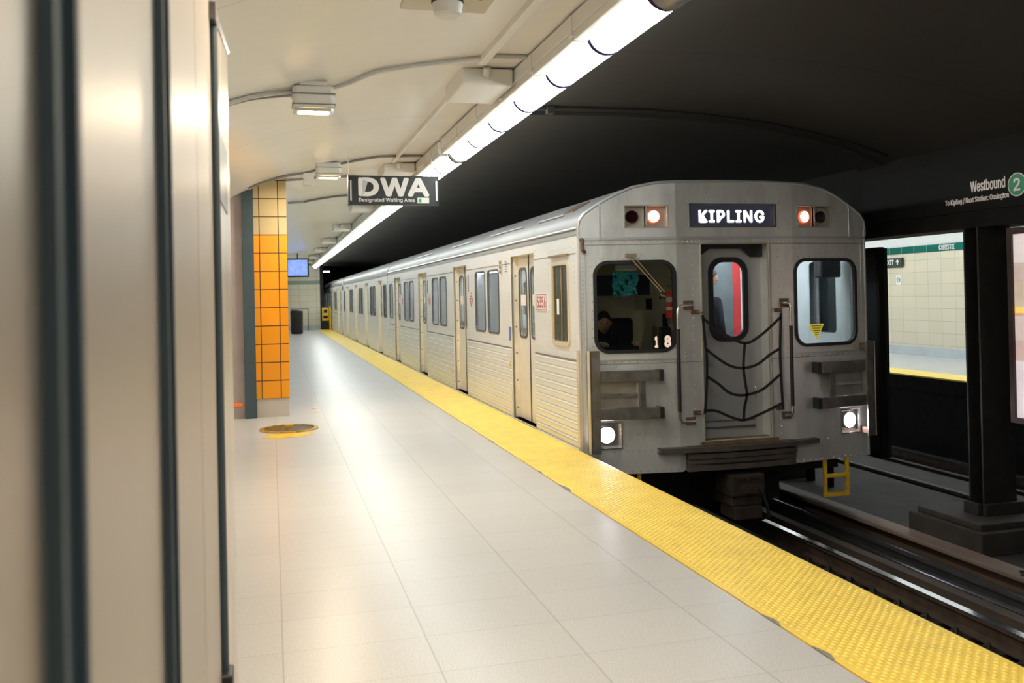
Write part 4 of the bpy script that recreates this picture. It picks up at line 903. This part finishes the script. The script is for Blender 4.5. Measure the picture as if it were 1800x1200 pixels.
# side markings
npl = MB().plate(rect(9.30, 9.70, 1.31, 1.50), [], fSL, .010, 0).build('number_plate', M_WHITE, car)
M_RED = mat('maroon print', (.42, .07, .07), .5, var=.1)
text('5356', 'numerals', M_RED, npl, fSL(9.50, 1.405, .012), (0, -1, 0), .31, .12, bold=.012, space=1.12)
MB().plate(rect(9.31, 9.69, 1.32, 1.49), [rect(9.317, 9.683, 1.327, 1.483)], fSL, .012, .010).build('plate_border', M_RED, npl)
def crest(y0, z0):
    q = MB(); s_ = lambda a, b, d: fSL(y0 + a, z0 + b, d)
    q.plate([(-.045, .03), (.045, .03), (.05, -.03), (.03, -.075), (0, -.10), (-.03, -.075), (-.05, -.03)], [[(-.034, .018), (.034, .018), (.038, -.026), (0, -.084), (-.038, -.026)]], s_, .004, 0)
    q.plate(rect(-.06, .06, .045, .062), [], s_, .004, 0)
    for sg in (-1, 1):
        for k in range(3): q.plate([(sg * .06, .02 - k * .028), (sg * (.125 - k * .02), .03 - k * .028), (sg * (.115 - k * .02), .012 - k * .028), (sg * .06, .004 - k * .028)], [], s_, .004, 0)
    q.plate([(-.02, .085), (.02, .085), (.012, .11), (-.012, .11)], [], s_, .004, 0)
    return q
for k in range(3): crest(DC[k] + 2.83, 1.43).build('crest', M_RED, car)
il = MB().box(XL - .02, XL, 11.23, 11.31, 1.76, 1.935).build('indicator_lamps', M_TRIM, car)
for k in range(3): MB().lathe((XL - .02, 11.27, 1.79 + k * .057), (-1, 0, 0), [(0, .022), (.012, .018)], 12).build('amber_lens', mat('amber lens', (.28, .12, .02), .25, var=.2), il)
q = MB()
for k in range(5): q.box(XL - .008, XL, 11.02, 11.09, 1.78 + k * .03, 1.79 + k * .03)
q.build('louvre', M_SEAM, car)
MB().plate(rect(10.86, 10.95, .93, 1.10), [], fSL, .005, 0).build('blue_notice', mat('blue notice', (.12, .16, .42), .5, var=.1), car)
MB().lathe((XL - .012, 10.9, .64), (-1, 0, 0), [(0, .028), (.004, .028)], 14).build('yellow_mark', M_YEL, car)
for k in range(1, 4): MB().box(XL - .012, XL, DC[k] - .66, DC[k] - .64, 1.55, 1.80).build('speaker_strip', M_SEAM, car)
# interior
MB().box(XL + .02, XR - .02, YC + .03, YE, -.05, -.005).build('car_floor', mat('car floor vinyl', (.16, .16, .17), .6, var=.1), car)
MB().plate([(XL + .03, YC + .02), (XL + KN, YK + .06), (XR - KN, YK + .06), (XR - .03, YC + .02), (XR - .03, YE), (XL + .03, YE)], [], lambda x, y, d: (x, y, 2.07 + d), 0, .02).build('inner_ceiling', M_INT, car)
MB().box(XL + .02, XR - .02, YE - .02, YE, -.2, 2.05).build('end_wall', M_ALU, car)
MB().box(3.965, 3.985, YK + .2, 9.66, 0, 2.07).box(2.86, 3.985, 9.64, 9.66, 0, 2.07).build('cab_partition', M_CAB, car)
for x in (XM - .7, XM + .75): MB().box(x - .07, x + .07, 9.7 if x < XM else 8.4, YE - .1, 2.045, 2.069).build('saloon_lamp', M_SALOON, car)
q = MB(); q.box(3.955, 3.965, 8.75, 8.87, 1.12, 1.26).box(3.955, 3.965, 9.15, 9.3, 1.3, 1.42).build('control_panel', M_DARK, car)
q = MB()
for k in range(3): q.lathe((3.964, 8.72 + k * .10, 1.43), (-1, 0, 0), [(0, .024), (.012, .02)], 12)
q.lathe((3.964, 8.6, 1.62), (-1, 0, 0), [(0, .03), (.02, .02)], 12).build('gauges', M_STEEL, car)
MB().box(3.955, 3.965, 8.62, 8.75, 1.16, 1.33).build('cab_notice', mat('cab notice paper', (.45, .42, .36), .6, var=.1), car)
MB().box(3.0, 3.9, 8.36, 8.62, .50, .90).box(3.05, 3.5, 8.40, 8.60, .90, .96).build('driving_desk', M_BLACK, car, bevel=.02)
MB().box(3.08, 3.64, 8.44, 8.47, 1.46, 1.66).build('cab_visor', M_BLACK, car, bevel=.01)
MB().box(3.27, 3.50, 8.40, 8.46, 1.70, 1.77).build('cab_lamp', M_WHITE, car, bevel=.02)
q = MB().box(3.42, 3.70, 9.02, 9.12, .55, 1.22).box(3.40, 3.72, 8.75, 9.1, .46, .55); q.build('cab_seat', M_BLACK, car, bevel=.04)
q = MB().box(3.80, 3.95, 8.62, 8.74, .85, 1.13).build('jump_seat', M_BLACK, car, bevel=.03)
MB().box(3.785, 3.80, 8.62, 8.74, .88, 1.14).build('jump_seat_edge', MC['brass sash'], car)
q = MB().box(5.52, 5.76, 8.36, 8.50, 1.60, 1.80).build('heater_box', M_BLACK, car, bevel=.02)
MB().box(4.3, 5.385, 10.0, 10.04, 0, 2.05).build('grey_screen', mat('grey screen', (.16, .18, .19), .5, var=.1), car)
MB().box(5.385, 5.49, 10.0, 10.04, 0, 2.05).build('red_screen', mat('red screen', (.62, .05, .05), .45, emit=.05, var=.1), car)
MB().box(5.49, 5.62, 10.0, 10.04, 0, 2.05).build('white_screen', M_WHITE, car)
q = MB()
for x, y in ((5.35, 9.2), (5.5, 11), (3.4, 11.2)): q.cyl((x, y, 0), (x, y, 2.06), .016, 8)
q.build('hand_pole', M_CHROME, car, smooth=True)
for k in range(3):
    for x0 in (XL + .12, XR - .55): MB().box(x0, x0 + .43, DC[k] + .75, DC[k] + 2.9, .38, .45).box(x0 if x0 < XM else x0 + .35, x0 + .08 if x0 < XM else x0 + .43, DC[k] + .75, DC[k] + 2.9, .45, .85).build('bench_seat', mat('maroon seat', (.22, .03, .03), .7, var=.15), car, bevel=.02)
# following cars
SK = ('rivets', 'safety_strap', 'corner_guard', 'step_ladder', 'coupler', 'headlamp', 'marker_lamps', 'destination_sign', 'grab_rail', 'wiper', 'cab_seat', 'jump_seat', 'jump_seat_edge', 'driving_desk', 'cab_visor', 'strap_bracket', 'gauges', 'control_panel', 'number_plate', 'heater_box', 'red_screen', 'white_screen', 'blue_notice', 'wheelset')
L1 = YE - YC
c2 = copy_tree(car, None, SK); c2.location = (XM, YE + .12 + L1, 0); c2.rotation_euler = (0, 0, PI); c2['label'] = 'second silver subway car, coupled behind the leading car'
c3 = copy_tree(car, None, SK); c3.location = (XM, YE + .12 + L1 + .75, 0); c3['label'] = 'third silver subway car, farthest back near the tunnel mouth'
tag(MB().box(XL + .3, XR - .3, YE + .0, YE + .12, .0, 2.1).build('gangway_bellows', M_BLACK), 'black gangway bellows between the first and second subway cars', 'bellows')

# ================================================================== PEOPLE AND LOOSE THINGS IN THE CAR
M_SKIN = mat('skin', (.50, .27, .17), .5, var=.05)
M_HAIR = mat('dark hair', (.025, .016, .012), .6, var=.3, vscale=60)
M_NAVY = mat('dark uniform cloth', (.014, .016, .022), .85, var=.2, vscale=30)
def skin(name, chains, m, parent, sub=2):
    """one continuous surface grown over connected joints: chains of (x, y, z, r); shared points join"""
    me = bpy.data.meshes.new(name); vs = []; es = []; rad = []; o_ = ORG[parent.name]
    def vid(p):
        for i, v in enumerate(vs):
            if (Vector(v) - (Vector(p[:3]) - o_)).length < 1e-5: return i
        vs.append(tuple(Vector(p[:3]) - o_)); rad.append(p[3]); return len(vs) - 1
    for ch in chains:
        ids = [vid(p) for p in ch]
        for a, b in zip(ids, ids[1:]): es.append((a, b))
    me.from_pydata(vs, es, []); me.materials.append(m)
    o = bpy.data.objects.new(name, me); COL.objects.link(o); o.parent = parent; ORG[o.name] = o_
    md = o.modifiers.new('s', 'SKIN'); md.use_smooth_shade = True
    for i, v in enumerate(me.skin_vertices[0].data): v.radius = (rad[i], rad[i]); v.use_root = (i == 0)
    sb = o.modifiers.new('d', 'SUBSURF'); sb.levels = sub; sb.render_levels = sub
    return o
def head(c, face, parent, hgt=.235, hair=True):
    """face = direction the person looks; a shaped head with nose, brow, chin, ears, eyes and hair"""
    c = Vector(c); f = Vector(face).normalized(); up = Vector((0, 0, 1)); rt = f.cross(up).normalized(); up = rt.cross(f)
    T = lambda a, b, z: c + rt * a + f * b + up * z
    def shp(th, ph, k=1.0):
        z = math.cos(th); s_ = math.sin(th); a = s_ * math.sin(ph); b = s_ * math.cos(ph)
        wx = .076 * (1 if z > -.1 else 1 + (z + .1) * .42); wy = .098 * (1 if z > 0 else 1 + z * .22); x = a * wx; y = b * wy; zz = z * hgt / 2
        if b > 0:
            y += .024 * math.exp(-(a / .16) ** 2 - ((z + .12) / .16) ** 2)
            y -= .010 * math.exp(-((abs(a) - .38) / .16) ** 2 - ((z - .06) / .10) ** 2)
            y += .006 * math.exp(-(a / .35) ** 2 - ((z + .52) / .07) ** 2)
            y += .010 * math.exp(-(a / .3) ** 2 - ((z + .85) / .15) ** 2)
        return T(x * k, y * k, zz * k)
    n, m_ = 28, 20
    vs = [shp(PI * i / m_, 2 * PI * k / n) for i in range(m_ + 1) for k in range(n)]
    fs = [(i * n + k, i * n + (k + 1) % n, (i + 1) * n + (k + 1) % n, (i + 1) * n + k) for i in range(m_) for k in range(n)]
    q = MB().add(vs, fs)
    for sg in (-1, 1): q.sphere(T(sg * .079, -.005, -.005), .017, 8, 6, (.5, .8, 1.5))
    hd = q.build('head', M_SKIN, parent, smooth=True)
    e = MB()
    for sg in (-1, 1): e.sphere(T(sg * .030, .083, .008), 0.0075, 8, 6)
    e.build('eyes', mat('eye', (.06, .04, .03), .2, var=.2), hd, smooth=True)
    MB().tube([T(-.022, .091, -.062), T(0, .096, -.060), T(.022, .091, -.062)], .004, 6).build('mouth', mat('lips', (.34, .12, .09), .5), hd)
    if hair:
        vs = []; fs = []; mm_ = 8
        for i in range(mm_ + 1):
            for k in range(n):
                ph = 2 * PI * k / n; lim = 1.05 + .75 * (1 - math.cos(ph)) / 2 + .25 * math.sin(ph) ** 2
                vs.append(shp(lim * i / mm_, ph, 1.055))
        for i in range(mm_):
            for k in range(n): fs.append((i * n + k, i * n + (k + 1) % n, (i + 1) * n + (k + 1) % n, (i + 1) * n + k))
        MB().add(vs, fs).build('hair', M_HAIR, hd, smooth=True)
def hand(w, d, parent, side=1, curl=.6, nrm=(0, 0, 1)):
    """palm and five bent fingers from wrist w along direction d"""
    w = Vector(w); d = Vector(d).normalized(); up = Vector(nrm); s_ = d.cross(up).normalized() * side; up = s_.cross(d) * side
    q = []; palm = w + d * .05
    q.append([(*w, .026), (*palm, .034)])
    for k, (o, l) in enumerate(((-.030, .068), (-.010, .078), (.010, .074), (.029, .058))):
        b = w + d * .085 + s_ * o; a1 = b + (d * math.cos(curl * .4) - up * math.sin(curl * .4)) * l * .45; a2 = a1 + (d * math.cos(curl) - up * math.sin(curl)) * l * .32; a3 = a2 + (d * math.cos(curl * 1.6) - up * math.sin(curl * 1.6)) * l * .26
        q.append([(*palm, .034), (*b, .0105), (*a1, .0095), (*a2, .0085), (*a3, .0075)])
    t0 = w + d * .03 - s_ * .03; t1 = t0 + (d * .6 - s_ * .7).normalized() * .035; t2 = t1 + (d * .85 - s_ * .3 - up * .3).normalized() * .03
    q.append([(*palm, .034), (*t0, .014), (*t1, .0105), (*t2, .009)])
    return skin('hand', q, M_SKIN, parent, 1)
op_ = empty('person', (3.30, 8.98, .5), 'seated person in dark uniform behind the left windscreen, face warm lit', 'person')
hp = (3.34, 9.0, .60, .15)
skin('body', [[hp, (3.33, 8.97, .78, .150), (3.31, 8.93, .96, .155), (3.30, 8.90, 1.04, .085), (3.295, 8.88, 1.085, .055), (3.29, 8.86, 1.13, .052)],
              [(3.31, 8.93, .96, .155), (3.49, 8.93, .985, .075), (3.60, 8.84, .86, .055), (3.55, 8.70, .92, .044), (3.50, 8.60, .985, .032)],
              [(3.31, 8.93, .96, .155), (3.12, 8.93, .98, .075), (3.06, 8.84, .80, .054), (3.12, 8.70, .90, .044), (3.17, 8.60, .985, .032)],
              [hp, (3.44, 8.98, .56, .10), (3.46, 8.66, .58, .075), (3.46, 8.66, .40, .058), (3.46, 8.68, .08, .045), (3.46, 8.55, .04, .04)],
              [hp, (3.24, 8.98, .56, .10), (3.20, 8.66, .58, .075), (3.20, 8.66, .40, .058), (3.20, 8.68, .08, .045), (3.20, 8.55, .04, .04)]], M_NAVY, op_)
head((3.285, 8.825, 1.185), (-.25, -1, -.12), op_)
hand((3.50, 8.60, .985), (.0, -1, 0.0), op_, 1); hand((3.17, 8.60, .985), (0, -1, 0.0), op_, -1)
pp = empty('person', (4.72, 9.35, 0), 'standing person in dark coat seen through the front door window', 'person')
hp = (4.72, 9.35, .93, .15)
skin('body', [[hp, (4.72, 9.35, 1.12, .145), (4.72, 9.34, 1.33, .165), (4.72, 9.34, 1.43, .09), (4.72, 9.34, 1.50, .052), (4.72, 9.33, 1.55, .05)],
              [(4.72, 9.34, 1.33, .165), (4.72, 9.53, 1.37, .07), (4.70, 9.60, 1.10, .052), (4.80, 9.50, .92, .038)],
              [(4.72, 9.34, 1.33, .165), (4.72, 9.15, 1.37, .07), (4.74, 9.10, 1.12, .054), (4.80, 9.14, .93, .040)],
              [hp, (4.72, 9.45, .84, .10), (4.72, 9.46, .46, .068), (4.72, 9.46, .09, .048), (4.83, 9.46, .045, .042)],
              [hp, (4.72, 9.25, .84, .10), (4.72, 9.24, .46, .068), (4.72, 9.24, .09, .048), (4.83, 9.24, .045, .042)]], M_NAVY, pp)
head((4.73, 9.33, 1.635), (1, -.2, -.1), pp)
hand((4.80, 9.50, .92), (.4, 0, -1), pp, 1, .7, (1, 0, 0)); hand((4.80, 9.14, .93), (.3, 0, -1), pp, -1, .7, (1, 0, 0))
fe = empty('fire_extinguisher', (3.92, 8.70, 1.24), 'red fire extinguisher on the cab wall behind the left windscreen', 'extinguisher')
MB().lathe((3.918, 8.60, 1.22), (0, 0, 1), [(0, .03), (.008, .042), (.24, .042), (.27, .03), (.28, .018)], 18).build('cylinder', mat('extinguisher red', (.72, .05, .02), .3, emit=.06, var=.05), fe, smooth=True)
MB().lathe((3.918, 8.60, 1.385), (0, 0, 1), [(0, .0432), (.05, .0432)], 18).lathe((3.918, 8.60, 1.30), (0, 0, 1), [(0, .0432), (.035, .0432)], 18).build('label_band', M_WHITE, fe)
MB().lathe((3.918, 8.60, 1.50), (0, 0, 1), [(0, .015), (.04, .02), (.06, .01)], 12).box(3.89, 3.94, 8.55, 8.62, 1.545, 1.555).build('valve', M_CHROME, fe)
# crumpled teal bag hanging over the visor
q = MB(); nx, nz = 22, 22; vs = []
for j in range(nz + 1):
    for i in range(nx + 1):
        u = i / nx; v = j / nz
        w_ = .016 * math.sin(9 * u + 6 * v) + .014 * math.sin(21 * u - 13 * v + 1) + .007 * math.sin(33 * v + 5 * u) + .004 * random.uniform(-1, 1)
        vs.append((3.235 + .262 * u + .008 * math.sin(7 * v), 8.425 + w_, 1.69 - .245 * v + .02 * u * v))
fs = [(j * (nx + 1) + i, j * (nx + 1) + i + 1, (j + 1) * (nx + 1) + i + 1, (j + 1) * (nx + 1) + i) for j in range(nz) for i in range(nx)]
tb = q.add(vs, fs).build('plastic_bag', mat('teal foil bag', (.09, .36, .34), .16, .6, emit=.03, ecol=(.1, .6, .6), var=.3, vscale=20)); sm = tb.modifiers.new('t', 'SOLIDIFY'); sm.thickness = .004
tag(tb, 'crumpled teal plastic bag hung over the dark visor in the cab', 'bag')
